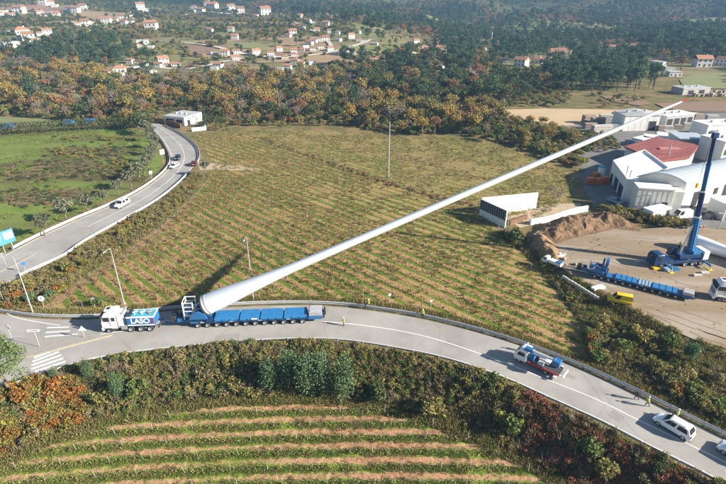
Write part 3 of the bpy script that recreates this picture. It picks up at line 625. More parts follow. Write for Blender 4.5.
ZX = [(60,'in the wood at the left edge behind the hedge'),(150,'in the wood behind the meadow hedge'),(215,'in the wood around the flat roofed shed'),(260,'behind the far left corner of the vineyard'),(320,'behind the vineyard, well left of the utility pole'),(388,'behind the vineyard, just left of the utility pole'),(440,'behind the vineyard, just right of the utility pole'),(500,'behind the vineyard, well right of the utility pole'),(592,'in the wood above the roofless building'),(900,'behind the industrial lot')]
med = {kd: np.median(SL[order][KD[order] == kd]) for kd in TL if (KD[order] == kd).any()}
for i_ in order:
    kd = KD[i_]; zone = next(z_ for lim, z_ in ZX if qx[i_] < lim); lab = ('tall ' if SL[i_] > med[kd] else 'small ') + TL[kd] + ' ' + zone
    tree(kd, PT[i_, 0], PT[i_, 1], SL[i_], lab, lab.replace(' tree', ' trees').replace('dark green pine', 'dark green pines'), z=PZ[i_, 2])
rest = np.ones(len(PT), bool); rest[order] = False
allk = [(kd, j) for kd in ('gold', 'rust', 'oak', 'pine', 'bare') for j in range(len(PK[kd]))]
kinds_m = [whole(*q_) for q_ in allk]; st = {kd: [i for i, q_ in enumerate(allk) if q_[0] == kd] for kd in ('gold', 'rust', 'oak', 'pine', 'bare')}
idx = np.array([random.choice(st[kd]) for kd in KD])
nearv = rest & (dist < 620); farv = rest & (dist >= 620)
scatter('valley_woods', kinds_m, PZ[nearv], SL[nearv], idx[nearv], 5); scatter('hill_forest', kinds_m, PZ[farv], SL[farv], idx[farv], 6)
# undergrowth below the belt
und = []
for pl, sp in ((W[0][0], 3.6), (W[1][0], 2.6), (W[2][0], 4.5)):
    g = np.array([GT(*p) for p in pl]); und.append(darts(g, sp, 77))
und = np.concatenate(und); k = (sdist(und[:, 0], und[:, 1], MID) < -.5) & (sdist(und[:, 0], und[:, 1], MEADOW) < -.5) & (np.min(np.hypot(und[:, None, 0] - rd[None, ::4, 0], und[:, None, 1] - rd[None, ::4, 1]), 1) > 4.6)
for pl in ([(488,110),(545,108.5),(640,110),(800,112),(800,235),(570,235),(596,208),(584,190),(590,136),(560,127),(520,118)], [(160,128),(160,107),(200,109),(222,122),(222,131)]): k &= sdist(und[:, 0], und[:, 1], [GT(*p) for p in pl]) < -1
for g in FIELD_XY: k &= sdist(und[:, 0], und[:, 1], g) < -.5
und = und[k]; bk = BK['bush'] + BK['heath'] + BK['green'] + BK['mimosa'] + BK['amber'][:1]
scatter('undergrowth', bk, lift(und, -.1), rng.uniform(1.0, 2.3, len(und)), None, 8)

# ------------------------------------------------------------------ vineyards: each row a thing
FARVA = np.array(FARV)
def INFAR(p): return p[1] > 95 and bool(inpoly(np.array([p[0]]), np.array([p[1]]), FARV)[0])
def vine_row(line, step, n_per, h, w, lm, label, group, r, gap=.06, leaf=.26, posts=None, postm=None):
    line = resample(line, step); n = len(line); c = []
    for p in line:
        if r.random() < (max(gap, .42) if INFAR(p) else gap): continue
        m_ = r.poisson(n_per); hh = h*r.uniform(.7, 1.25)
        c.append(np.stack([p[0] + r.normal(0, w, m_) , p[1] + r.normal(0, w, m_), np.abs(r.normal(.5, .32, m_))*hh], 1))
    c = np.concatenate(c); o = thing('vine_row', label, 'vine row', (line[0][0], line[0][1], 0), 0, group)
    c[:, 2] += H(c[:, 0], c[:, 1]) + .05
    c[:, :2] -= line[0][:2]; v, f = cards(c, leaf*r.uniform(.6, 1.4, len(c)), r, .3)
    nz_ = np.clip(vnoise((c[:, 0] + line[0][0])/7, (c[:, 1] + line[0][1])/7)*.6 + r.normal(.2, .17, len(c)), 0, 1)
    link('foliage', npmesh('foliage', v, f, lm, nz_), o); return o, line
post_m = mat('weathered_post', (.34,.32,.29), .9, 0, (.24,.22,.19), 6)
pm_ = MB().box(-.03, .03, -.03, .03, -.2, 1.45).mesh('post', post_m)
ca, sa = math.cos(ROWA), math.sin(ROWA); ctr = np.array(MID).mean(0); ri = 0
RR = np.random.default_rng(11)
MIDA = np.array(MID); proj_t = (MIDA - ctr) @ np.array([-sa, ca]); nrow = 0
for tt in np.arange(MPH0, proj_t.max() - .8, 2.6):
    s_ = np.arange(-160, 160, .5); px_ = ctr[0] + ca*s_ - sa*tt; py_ = ctr[1] + sa*s_ + ca*tt
    ins = sdist(px_, py_, MID) > 1.0
    if ins.sum() < 8: continue
    runs = np.split(np.arange(len(s_)), np.nonzero(np.diff(ins.astype(int)))[0] + 1)
    for rn in runs:
        if not ins[rn[0]] or len(rn) < 10: continue
        ln = np.stack([px_[rn], py_[rn]], 1); far_ = ln[:, 1].mean() > 118
        ln = ln + np.stack([np.cumsum(RR.normal(0, .02, len(rn)))]*2, 1)
        ex = proj(*ln[-1], 0)[0]; near_ = 'behind the tractor truck' if ex < 190 else 'behind the blade trailer' if ex < 330 else 'above the guard rail right of the trailer' if ex < 460 else 'above the crane lorry' if ex < 575 else 'at the bushes by the yard'
        lab = 'rust tinted vine row ending ' + near_ if not far_ else ('sparse straw coloured vine row, far ' + ('left' if proj(*ln.mean(0), 0)[0] < 330 else 'right') + ' part of the big vineyard')
        o, L_ = vine_row(ln, .5, 8 if not far_ else 4, .70, .15, LM['vine'], lab, lab.replace('row', 'rows', 1), RR, .06 if not far_ else .3, .21)
        pb = MB()
        for q_ in resample(ln, 7.5): pb.tube([(q_[0]-L_[0][0], q_[1]-L_[0][1], -.1), (q_[0]-L_[0][0]+RR.normal(0,.04), q_[1]-L_[0][1]+RR.normal(0,.04), 1.45)], .04, 4)
        pb.build('posts', post_m, o)['kind'] = 'stuff'; nrow += 1
print('vine rows', nrow)
ordn = ['topmost', 'second', 'third', 'fourth', 'fifth', 'sixth', 'seventh', 'eighth', 'ninth', 'tenth', 'eleventh', 'twelfth', 'thirteenth', 'fourteenth', 'fifteenth']
FP = np.array(FRONT); kk = 0
for k_ in range(2, -12, -1):
    xs_ = np.arange(-60, 60, .6); ln = np.stack([xs_, FPH + FSP*k_ - FCURV*xs_**2], 1)
    ins = sdist(ln[:, 0], ln[:, 1], FRONT) > .4
    if ins.sum() < 4: continue
    ln = ln[np.nonzero(ins)[0].min():np.nonzero(ins)[0].max()+1]
    o, L_ = vine_row(ln, .4, 11, .55, .22, LM['vinegreen'], ('topmost' if kk == 0 else ordn[kk] + ' from the top') + ' green vine row with grey posts in the front vineyard', 'vine rows of the front vineyard', RR, .04, .15)
    for q_ in resample(ln, 5.6)[RR.integers(0, 2)::1]:
        p_ = link('post', pm_, o); x_, y_ = q_[0] + RR.normal(0, .25), q_[1] + RR.normal(0, .05); p_.location = (x_ - L_[0][0], y_ - L_[0][1], H1(x_, y_)); p_.rotation_euler = (RR.normal(0, .05), RR.normal(0, .05), RR.random())
    wr = MB(); 
    for hz in (.8,): wr.tube([(q_[0]-L_[0][0], q_[1]-L_[0][1], H1(q_[0], q_[1]) + hz) for q_ in resample(ln, 6)], .005, 3)
    wr.build('wire', post_m, o); kk += 1
ridge = curve([G(*p) for p in [(258,138),(300,153),(345,168),(390,184),(440,198),(478,207)]], 8); rp = []
for p_ in resample(ridge, .45): rp.append(p_ + RR.normal(0, .8, 2))
rp = np.array(rp); scatter('ridge_scrub', BK['russet'] + BK['heath'] + BK['grass'], lift(rp, -.1), RR.uniform(.3, .75, len(rp)), None, 25)
# grass and straw over the near ground
def tuftsover(name, poly, sp, kinds, seed, s0=.7, s1=1.4, thr=None, margin=.3, excl=(), mask=None):
    P2 = darts(poly, sp, seed, .5, margin)
    if thr is not None: P2 = P2[fbm(P2[:, 0]/5 + seed, P2[:, 1]/5) > thr]
    if mask: P2 = P2[mask(P2[:, 0], P2[:, 1])]
    for e_ in excl: P2 = P2[sdist(P2[:, 0], P2[:, 1], e_) < 0]
    return scatter(name, kinds, lift(P2, -.02), rng.uniform(s0, s1, len(P2)), None, seed)
ROWG = lambda x, y: np.cos(2*math.pi*(y + FCURV*x*x - FPH)/FSP) > rng.uniform(-.75, .6, len(x))
tuftsover('front_grass', FRONT, .30, BK['grass']*3 + BK['straw'], 21, .45, .95, .30, .3, (), ROWG)
tuftsover('front_straw', FRONT, .45, BK['straw']*2 + BK['grass'][:1], 22, .25, .6, .40)
tuftsover('vineyard_grass', MID, 1.05, BK['grass'] + BK['straw'], 23, .6, 1.2, .44)
tuftsover('meadow_grass_tufts', MEADOW, 1.3, BK['grass'], 24, .8, 1.6, .5)
# embankment between road and front vineyard
BANK_TOP = [(x_, y_ - .45) for x_, y_ in resample(LOWER, 3)]; fr = [G(*p, -3.2) for p in [(620,545),(592,492),(560,474),(520,453),(470,431),(430,414),(385,404),(345,397),(300,395),(230,396),(150,406),(90,421),(40,439),(0,459),(-60,474)]]
BANK = BANK_TOP + fr
P2 = darts(BANK, .78, 31, .5, .1); bx_, by_ = pxof(P2)
sel = {'russet': [], 'amber': [], 'mix': [], 'edge': []}
for p_, X_, Y_ in zip(P2, bx_, by_):
    n_ = vnoise(p_[0]/3.2, p_[1]/3.2) + rng.normal(0, .12)
    if X_ > 520 and n_ > .10 and Y_ > 388 and X_ < 690: sel['russet'].append(p_)
    elif X_ < 85 and n_ > .30: sel['amber'].append(p_)
    else: sel['mix'].append(p_)
scatter('bracken', BK['russet'] + BK['russet'] + BK['heath'][:1] + BK['twigs'][:1], lift(np.array(sel['russet']), -.15), rng.uniform(.55, 1.05, len(sel['russet'])), None, 32)
scatter('amber_scrub', BK['amber']*2 + BK['mimosa'] + BK['bush'], lift(np.array(sel['amber']), -.15), rng.uniform(.6, 1.25, len(sel['amber'])), None, 33)
mx_ = np.array(sel['mix']); big = vnoise(mx_[:, 0]/4 + 50, mx_[:, 1]/4)
scatter('embankment_scrub', BK['bush']*2 + BK['heath']*2 + BK['green'] + BK['straw'] + BK['twigs'] + BK['dark'][:1], lift(mx_, -.15), .45 + .75*big*rng.uniform(.7, 1.2, len(mx_)), None, 34)
tuftsover('embankment_grass', BANK, .45, BK['straw']*2 + BK['grass'], 35, .8, 1.5, .26, .05)
EDGE = [G(*p, -3.3) for p in [(-60,484),(0,470),(40,449),(90,431),(150,416),(230,405),(300,404),(345,406),(385,414),(430,425),(470,442),(520,464),(560,488),(600,535),(625,535),(592,488),(560,470),(520,449),(470,427),(430,410),(385,400),(345,393),(300,391),(230,392),(150,402),(90,417),(40,435),(0,455),(-60,470)]]
tuftsover('vineyard_edge_grass', EDGE, .36, BK['grass']*2 + BK['straw']*2, 36, .7, 1.4, .1, .02)
# single shrubs and young trees that stand out of it
for X_, Y_, s_, lab in ((272,388,1.0,'leftmost of the bluish green eucalyptus saplings below the convoy'),(290,386,1.12,'bluish green eucalyptus sapling second from the left below the convoy'),(306,391,1.2,'bluish green eucalyptus sapling in the middle of the clump below the convoy'),(322,390,1.22,'bluish green eucalyptus sapling second from the right below the convoy'),(342,393,1.2,'rightmost of the bluish green eucalyptus saplings below the convoy'),(118,396,1.0,'lone bluish eucalyptus sapling left of the clump, beside the amber bushes'),(92,387,.8,'small bluish eucalyptus sapling just above the amber bushes'),(60,392,.6,'smallest bluish sapling among the amber bushes')):
    gx, gy = G(X_, Y_, -2.6 if X_ > 200 else -2.2); tree('eucal', gx, gy, s_*(1.06 if X_ > 200 else .75), lab, 'eucalyptus saplings on the embankment')
for X_, Y_, s_, kd, lab in ((432,413,2.0,'bush','large olive yellow shrub at the vineyard edge below the centre line'),(508,434,2.0,'green','large green shrub left of the red bracken slope'),(500,425,1.4,'bush','olive shrub just above the large green shrub'),(137,398,1.7,'green','rounded green shrub right of the lone eucalyptus sapling'),(100,405,1.5,'bush','olive shrub below the lone eucalyptus sapling'),(30,412,1.7,'amber','big amber leaved shrub at the left end of the embankment'),(60,402,1.6,'amber','amber leaved shrub below the zebra crossing'),(12,430,1.4,'mimosa','yellowish shrub below the big amber shrub'),(205,385,1.5,'heath','brown twiggy shrub below the tractor truck'),(235,392,1.3,'bush','straw green shrub left of the eucalyptus clump'),(380,398,1.7,'dark','dark shrub right of the eucalyptus clump'),(585,462,1.8,'green','green shrub in the middle of the bracken slope'),(605,478,1.7,'bush','olive shrub at the bottom edge under the bracken slope'),(180,372,1.3,'heath','low brown shrub close below the guard rail by the tractor')):
    gx, gy = G(X_, Y_, -2.8); bush(kd, gx, gy, s_, lab, None, 1.15)
tr_ = tree('softpine', *G(17, 410, -3.0), 1.15, 'green pine treetop at the left edge beside the zebra crossing', sz=.95)
# bank between side road and vineyard
SB = [G(*p) for p in [(0,312),(0,290),(23,278),(63,259.5),(120,225),(155,205),(178,187),(193,174),(205,176),(192,197),(150,234),(110,261),(75,283),(48,305)]]
P2 = darts(SB, 1.0, 41, .5, .3); n_ = vnoise(P2[:, 0]/5, P2[:, 1]/5)
scatter('roadside_scrub', BK['bush']*2 + BK['heath']*2 + BK['straw']*2 + BK['mimosa'][:1] + BK['amber'][:1], lift(P2, -.1), .4 + .75*n_*rng.uniform(.6, 1.3, len(P2)), None, 42)
tuftsover('roadside_straw', SB, .55, BK['straw']*3 + BK['grass'], 43, .8, 1.5, .35)
for X_, Y_, s_, kd, lab in ((18,292,1.7,'bush','dense olive shrub behind the blue crossing sign'),(34,303,1.3,'eucalbush','bluish shrub at the foot of the leftmost lamp post'),(50,300,1.3,'eucalbush','bluish shrub around the round white sign'),(68,272,1.5,'bush','yellowish shrub beside the side road guard rail'),(86,266,1.3,'mimosa','yellow leaved shrub on the roadside bank'),(98,306,1.3,'green','green shrub beside the tractor truck cab'),(122,237,1.2,'bush','olive shrub halfway up the roadside bank'),(160,214,1.2,'heath','brown shrub near the top of the roadside bank')):
    bush(kd, *G(X_, Y_), s_, lab)
tree('olive', *G(206, 176), 1.15, 'grey green olive tree at the bend beside the dirt track', sz=1.2)
# meadow: olives along the road, yellow scrub, hedge
for i_, (X_, Y_, s_) in enumerate([(48,236,1.0),(70,222,1.25),(92,214,1.1),(108,206,.9),(122,196,.95),(135,190,1.25),(143,181,1.2),(148,176,1.1),(152,171,1.15),(155,163,1.1),(159,156,1.1),(158,149,1.2),(155,142,1.2),(150,136,1.3)]):
    tree('olive', *G(X_ - 3, Y_), s_*1.35, ('small grey olive tree on the meadow beside the billboard' if i_ == 0 else 'olive tree in the line between meadow and side road, ' + ('nearest of the line' if i_ == 1 else ['','','second','third','fourth','fifth','sixth','seventh','eighth','ninth','tenth','eleventh','twelfth','farthest'][i_] + ' from the billboard')), 'olive trees along the side road')
P2 = []
for cx_, cy_, rx_, ry_ in ((85,155,26,7),(58,152,9,5),(72,137,20,4),(110,138,16,4),(120,165,14,6)):
    for q_ in range(26): P2.append(G(cx_ + rng.normal()*rx_*.5, cy_ + rng.normal()*ry_*.5))
P2 = np.array(P2); scatter('meadow_yellow_scrub', BK['mimosa']*2 + BK['bush'], lift(P2, -.1), rng.uniform(.5, 1.0, len(P2)), None, 44)
P2 = []
for cx_, cy_, rx_, ry_ in ((95,168,40,9),(40,197,48,9),(30,175,36,5),(95,152,40,6),(60,165,30,5)):
    for q_ in range(260): P2.append(G(cx_ + rng.normal()*rx_*.5, cy_ + rng.normal()*ry_*.5))
P2 = np.array(P2); scatter('meadow_bracken', BK['heath']*2 + BK['russet'][:1] + BK['dark'], lift(P2, -.12), rng.uniform(.35, .85, len(P2))[:, None]*np.array([1.4, 1.4, .7]), None, 45)
hp = resample(np.array([G(*p) for p in [(-60,137),(0,134.5),(40,132.5),(80,130),(118,128.5),(140,127.5)]]), 1.3); hg = thing('hedge', 'long dense trimmed green hedge along the back of the meadow', 'hedge', (hp[0][0], hp[0][1], 0))
cs = []
for p_ in hp:
    m_ = 150; d_ = rng.normal(size=(m_, 3)); d_ /= np.linalg.norm(d_, axis=1)[:, None]; cs.append(np.array([p_[0]-hp[0][0], p_[1]-hp[0][1], 2.2]) + d_*np.array([1.2, 1.2, 2.4])*rng.uniform(.8, 1.1, (m_, 1)))
cs = np.concatenate(cs); v_, f_ = cards(cs, .42*rng.uniform(.7, 1.3, len(cs)), rng, .4); link('foliage', npmesh('foliage', v_, f_, LM['oak'], np.clip(rng.normal(.5, .2, len(cs)), 0, 1)), hg)
# strip between vineyard and yard, and the verge above the road on the right
ST = [G(*p) for p in [(498,234),(520,232),(540,248),(560,268),(578,283),(615,304),(655,326),(695,344),(740,362),(800,380),(800,462),(726,432),(690,414),(650,394),(600,371),(587,352),(580,322),(562,297),(538,266)]]
P2 = darts(ST, .95, 51, .5, .3); n_ = vnoise(P2[:, 0]/5 + 8, P2[:, 1]/5); X_, Y_ = pxof(P2)
sz_ = .45 + .95*n_*rng.uniform(.6, 1.3, len(P2)); dU = np.interp(P2[:, 0], UPPER[:, 0], UPPER[:, 1]); sz_ = np.where(np.abs(P2[:, 1] - dU) < 4, sz_*.5, sz_); sY = sdist(P2[:, 0], P2[:, 1], YARD); sz_ = np.where(sY > -4, sz_*.5, sz_); P2, sz_ = P2[sY < -1.6], sz_[sY < -1.6]
scatter('strip_scrub', BK['bush']*3 + BK['green']*2 + BK['heath']*2 + BK['twigs'] + BK['russet'][:2] + BK['amber'][:1], lift(P2, -.12), sz_, None, 52)
tuftsover('strip_grass', ST, .55, BK['straw']*2 + BK['grass'], 53, .8, 1.5, .38)
VG = [tuple(p) for p in resample(UPPER, 2)[:, :2]]; VG = [tuple(p) for p in offset(resample(UPPER, 2), .5)] + [tuple(p) for p in offset(resample(UPPER, 2), 2.6)][::-1]
tuftsover('verge_grass', VG, .4, BK['straw']*2 + BK['grass'], 54, .7, 1.3, .3, .05, (SB,))
for X_, Y_, s_, kd, lab in ((516,243,2.2,'dark','big dark green bush below the roofless white building'),(670,352,2.0,'green','large green shrub on the slope under the yard edge'),(690,362,1.8,'eucalbush','bluish shrub right of the large green shrub under the yard'),(640,345,1.8,'bush','olive shrub on the slope left of the large green shrub'),(600,330,1.6,'bush','olive shrub at the corner of the vineyard and the yard bank'),(620,352,1.5,'green','green shrub between the vineyard corner and the guard rail'),(655,372,1.6,'bush','olive shrub above the walking pair on the road'),(712,385,1.6,'heath','brown shrub near the right edge above the white car'),(548,272,1.4,'mimosa','yellowish shrub on the bank beside the parked excavator')):
    bush(kd, *G(X_, Y_), s_, lab, None, 1.1)
tree('bare', *G(556, 205), .62, 'small leafless tree beside the forecourt of the roofless building'); tree('bare', *G(549, 199), .55, 'leafless young tree behind the roofless building')
P2 = np.array([G(rng.uniform(602, 690), 0) for _ in range(1)]); P2 = []
for X_ in np.arange(600, 690, 1.6): P2.append(G(X_ + rng.normal(), 211 + (X_-600)*.22 + rng.normal()*2.4))
P2 = np.array(P2); scatter('lot_edge_scrub', BK['bush']*2 + BK['mimosa'] + BK['heath'], lift(P2, -.1), rng.uniform(.8, 1.7, len(P2)), None, 55)
P2 = darts([G(*p) for p in [(555,130),(584,134),(575,150),(600,153),(620,149),(614,138),(598,135)]], 2.2, 56); scatter('waste_ground_scrub', BK['bush'] + BK['green'] + BK['heath'], lift(P2, -.1), rng.uniform(.6, 1.5, len(P2)), None, 57)
for X_, Y_, s_, kd, lab in ((139,131,1.1,'oak','dark round tree at the meadow corner, left of the far road end'),(147,134,1.0,'oak','dark round tree right at the far road end'),(133,127,.9,'conifer','dark pointed conifer behind the right end of the hedge'),(206,124,.9,'conifer','lone dark conifer right of the flat roofed shed'),(214,127,.8,'oak','round tree beside the lone conifer right of the shed'),(172,111,.8,'rust','rust brown tree behind the flat roofed shed'),(203,112,.9,'gold','golden tree behind the shed extension'),(186,109,.9,'oak','dark tree behind the middle of the flat roofed shed')):
    tree(kd, *G(X_, Y_), s_, lab)
P2 = darts([G(*p) for p in [(140,123),(165,110),(200,108),(228,122),(228,131),(208,131),(207,125),(185,127),(165,126)]], 2.4, 61); bx_, by_ = pxof(P2); k = ~((bx_ > 160) & (bx_ < 208) & (by_ > 113)) & (by_ < 131); P2 = P2[k]
P2 = P2[np.min(np.hypot(P2[:, None, 0] - rd[None, ::4, 0], P2[:, None, 1] - rd[None, ::4, 1]), 1) > 5]
scatter('bend_scrub', BK['bush']*2 + BK['green'] + BK['heath'] + BK['straw'], lift(P2, -.1), rng.uniform(.5, 1.5, len(P2)), None, 62)
# hedges and garden shrubs of the valley slope
fx = rng.uniform(-700, 420, 26000); fy = rng.uniform(335, 1000, 26000); P2 = np.stack([fx, fy], 1); bx_, by_ = pxof(P2)
k = inpoly(bx_, by_, [(-30,70),(-30,2),(60,0),(150,4),(270,12),(345,22),(372,34),(440,42),(452,52),(425,60),(372,78),(250,82),(190,82),(100,74)]) & (fbm(fx/45 + 3, fy/25 + 9) > .47); P2 = P2[k]
k = np.ones(len(P2), bool)
for g in FIELD_XY: k &= sdist(P2[:, 0], P2[:, 1], g) < 3
for gx, gy in HPOS: k &= np.hypot(P2[:, 0] - gx, P2[:, 1] - gy) > 7
P2 = P2[k]; scatter('valley_shrubs', BK['bush']*2 + BK['green'][:2] + BK['dark'] + BK['heath'] + BK['amber'][:1], lift(P2, -.2), rng.uniform(1.0, 2.8, len(P2)), None, 63)
P2 = darts(MID, 3.2, 64, .5, 1); P2 = P2[rng.random(len(P2)) < .4]; scatter('vineyard_weeds', BK['heath'] + BK['russet'] + BK['green'][:1], lift(P2, -.05), rng.uniform(.2, .5, len(P2)), None, 65)
P2 = darts([G(*p) for p in [(556,98),(600,95),(655,100),(655,107),(640,108),(556,107)]], 4.5, 66); P2 = P2[fbm(P2[:, 0]/14, P2[:, 1]/14) > .47]; scatter('field_edge_scrub', BK['bush'] + BK['heath'] + BK['straw']*2, lift(P2, -.1), rng.uniform(.8, 2.2, len(P2)), None, 67)
pebble = MB().ball((0,0,.3), (.5,.4,.35), 0, 6, 4).mesh('pebble', mat('pebble', (.34,.29,.24), .9, 0, (.22,.18,.14), 3)); P2 = darts([tuple(p) for p in YARD], 1.5, 68); P2 = P2[rng.random(len(P2)) < .45]; scatter('yard_stones', [pebble], lift(P2, 0), rng.uniform(.08, .42, len(P2))**1.3, None, 69)
# haze: the air of the valley
hz = MB().box(-2700, 2700, -60, 2600, -60, 420); hm = bpy.data.materials.new('haze'); hm.use_nodes = True; nt = hm.node_tree; nt.nodes.remove(nt.nodes['Principled BSDF'])
pv = nt.nodes.new('ShaderNodeVolumePrincipled'); pv.inputs['Color'].default_value = (.32, .60, 1, 1); pv.inputs['Density'].default_value = .00020; nt.links.new(pv.outputs[0], nt.nodes['Material Output'].inputs['Volume'])
tag(hz.build('haze', hm), kind='stuff')
# ------------------------------------------------------------------ materials of made things
M['galv'] = mat('galvanised_steel', (.50,.51,.52), .6, .25, (.40,.41,.42), 2.5, 4)
M['white'] = mat('white_paint', (.80,.80,.79), .35, 0, (.70,.70,.68), .8, 5, lo=.45, hi=.8)
M['offwhite'] = mat('white_render', (.70,.69,.66), .8, 0, (.56,.545,.51), .35, 6, lo=.4, hi=.8)
M['tile'] = mat('clay_tiles', (.42,.20,.125), .8, 0, (.33,.16,.10), .6, 6, .03, 6, stretch=(4,1,1))
M['tileold'] = mat('old_clay_tiles', (.33,.17,.10), .85, 0, (.25,.14,.09), .6, 6)
M['greyroof'] = mat('grey_roof', (.46,.46,.46), .7, 0, (.36,.35,.34), .3, 5)
M['glass'] = mat('dark_glass', (.02,.025,.03), .08, 0, spec=.6); M['dark'] = mat('dark_opening', (.03,.03,.032), .8)
M['grey'] = mat('grey_metal', (.42,.43,.44), .5, .2, (.34,.35,.36), 1.5); M['black'] = mat('black_rubber', (.022,.022,.022), .8)
M['blue'] = mat('blue_paint', (.018,.125,.34), .42, 0, (.03,.13,.28), 1.6, 7); M['blued'] = mat('dark_blue_paint', (.01,.038,.13), .4, 0, (.014,.04,.105), 1.5)
M['bluel'] = mat('blue_tarpaulin', (.022,.17,.40), .6, 0, (.02,.135,.32), 1.4, 5, .03, 2.5); M['teal'] = mat('teal_paint', (.06,.33,.45), .5)
M['red'] = mat('red_paint', (.55,.03,.025), .45); M['orange'] = mat('orange_paint', (.65,.16,.03), .5, 0, (.5,.12,.03), 2); M['yellow'] = mat('yellow_paint', (.72,.50,.02), .45, 0, (.62,.42,.02), 2)
M['concrete'] = mat('concrete', (.50,.48,.44), .9, 0, (.40,.38,.34), .8, 6, .02, 8); M['chrome'] = mat('rim_metal', (.62,.62,.62), .35, .8)
M['beige'] = mat('beige_cladding', (.62,.60,.56), .7, 0, (.56,.54,.50), .5, 5); M['signblue'] = mat('sign_blue', (.06,.23,.52), .5)
M['redroof'] = mat('red_sheet_roof', (.30,.085,.07), .65, 0, (.22,.07,.06), .4, 6); M['brown'] = mat('brown_wood', (.20,.11,.06), .8, 0, (.14,.08,.05), 2)
M['lens'] = mat('lamp_lens', (.8,.8,.78), .2, spec=.6); M['amberlens'] = mat('amber_lens', (.8,.30,.02), .3); M['redlens'] = mat('red_lens', (.45,.02,.015), .3)
M['vault'] = mat('zinc_vault_roof', (.47,.525,.575), .5, .15, (.41,.465,.515), .25, 5, stretch=(1,6,1)); M['stone'] = mat('cut_stone', (.36,.29,.22), .9, 0, (.25,.20,.16), .9, 6, .05, 4)
# ------------------------------------------------------------------ houses of the valley
def house_proto(name, w, d, h, roof, wall, storeys=1, hip=False):
    o = thing(name, 'x', 'house'); b = MB()
    if roof == 2: b.box(-w/2, w/2, -d/2, d/2, -2.5, h); b.build('wall', M[wall], o); MB().box(-w/2-.25, w/2+.25, -d/2-.25, d/2+.25, h+.002, h+.28).build('roof', M['greyroof'], o)
    else:
        rh = d*.26; b.box(-w/2, w/2, -d/2, d/2, -2.5, h)
        if not hip: b.add([(-w/2,-d/2,h),(-w/2,d/2,h),(-w/2,0,h+rh-.02),(w/2,-d/2,h),(w/2,d/2,h),(w/2,0,h+rh-.02)], [(0,2,1),(3,4,5)])
        b.build('wall', M[wall], o); e = .45; r = MB(); x = w/2 + e; y = d/2 + e; zz = h - e*rh/(d/2) + .05; k = (d/2 if hip else 0)
        vs = [(-x,-y,zz),(x,-y,zz),(x,y,zz),(-x,y,zz),(-x+k,0,h+rh+.06),(x-k,0,h+rh+.06)]; vs += [(p[0],p[1],p[2]+.16) for p in vs]
        r.add(vs, [(6,7,11,10),(8,9,10,11),(1,0,4,5),(3,2,5,4),(0,1,7,6),(2,3,9,8),(3,0,6,9),(1,2,8,7),(0,3,4),(2,1,5),(9,6,10),(7,8,11)])
        rf = r.build('roof', M['tile' if roof else 'tileold'], o); MB().box(-.35, .35, -.3, .3, 0, 1.5).build('chimney', M['offwhite'], rf).location = (w*.25, d*.12, h+rh*.55)
    fm = MB().box(-.6, .6, -.03, .03, -.7, .7).mesh('window', M['dark']); frm = MB().box(-.74, .74, -.02, .015, -.84, .84).mesh('frame', M['white'])
    for s in range(storeys):
        for t in range(3 if w > 9 else 2):
            xx = -w/2 + w*(t+.5)/(3 if w > 9 else 2); z_ = 1.5 + s*2.8
            if z_ + 1 > h: continue
            wd = link('window', fm, o); wd.location = (xx, -d/2 - .03, z_); link('frame', frm, wd)
    for yy in (-d/4, d/4): wd = link('window', fm, o); wd.location = (w/2 + .03, yy, h - 1.5); wd.rotation_euler = (0, 0, math.pi/2); link('frame', frm, wd)
    MB().box(-.5, .5, -.04, .04, 0, 2.1).build('door', M['brown'], o).location = (0.0 if w > 9 else w*.02, -d/2 - .04, 0)
    return o
PROTO = [house_proto('house', 10, 8, 5.6, 0, 'offwhite', 2), house_proto('house', 10, 8, 5.4, 1, 'offwhite', 2), house_proto('house', 10, 7.5, 3.4, 1, 'offwhite', 1, True), house_proto('house', 10, 8, 3.6, 2, 'offwhite', 1), house_proto('house', 10, 8.5, 4.0, 0, 'beige', 1, True), house_proto('house', 10, 7, 6.2, 1, 'beige', 2)]
def zone_of(x, y):
    if y < 24 and x < 145: return 'on the upper left hillside'
    if x < 60: return 'at the left edge among pines'
    if x < 200: return 'on the left slope'
    if x < 345 and y < 46: return 'in the upper hillside village'
    if x < 360: return 'in the lower hillside village'
    if x < 500: return 'beyond the dark oak wood'
    return 'behind the pines at the right'
used = {}
for i_, ((hx, hy, hw, hr), (gx, gy)) in enumerate(zip(HOUSES, HPOS)):
    dd = math.hypot(gx, gy); z_ = H1(gx, gy); wm = hw*math.hypot(dd, CAMH - z_)/F_PX
    kind = {0: random.choice([0, 4, 0, 3]), 1: random.choice([1, 2, 5, 1]), 2: 3}[hr]; k = max(.5, min(1.7, wm/10.0*.76)); pr = PROTO[kind]
    colr = {0: 'brownish tiled roof', 1: 'orange tiled roof', 2: 'orange hipped roof', 3: 'flat grey roof', 4: 'brown hipped roof', 5: 'orange roof over two beige storeys'}[kind]
    wallc = 'beige' if kind in (4, 5) else 'white'; sizew = 'large' if hw >= 11 else ('small' if hw <= 7 else 'mid sized')
    lab = '%s %s house with %s %s' % (sizew, wallc, colr, zone_of(hx, hy)) if kind != 5 else '%s house with %s %s' % (sizew, colr, zone_of(hx, hy))
    key = lab; used[key] = used.get(key, 0) + 1
    o = copy_tree(pr, None, (gx, gy, z_), math.atan2(-gx, gy)*.8 + random.choice([-.5, .35, 0, -.25]), k, lab, lab.replace('house', 'houses', 1))
for pr in PROTO:
    for ch in [pr] + list(pr.children_recursive): bpy.data.objects.remove(ch)
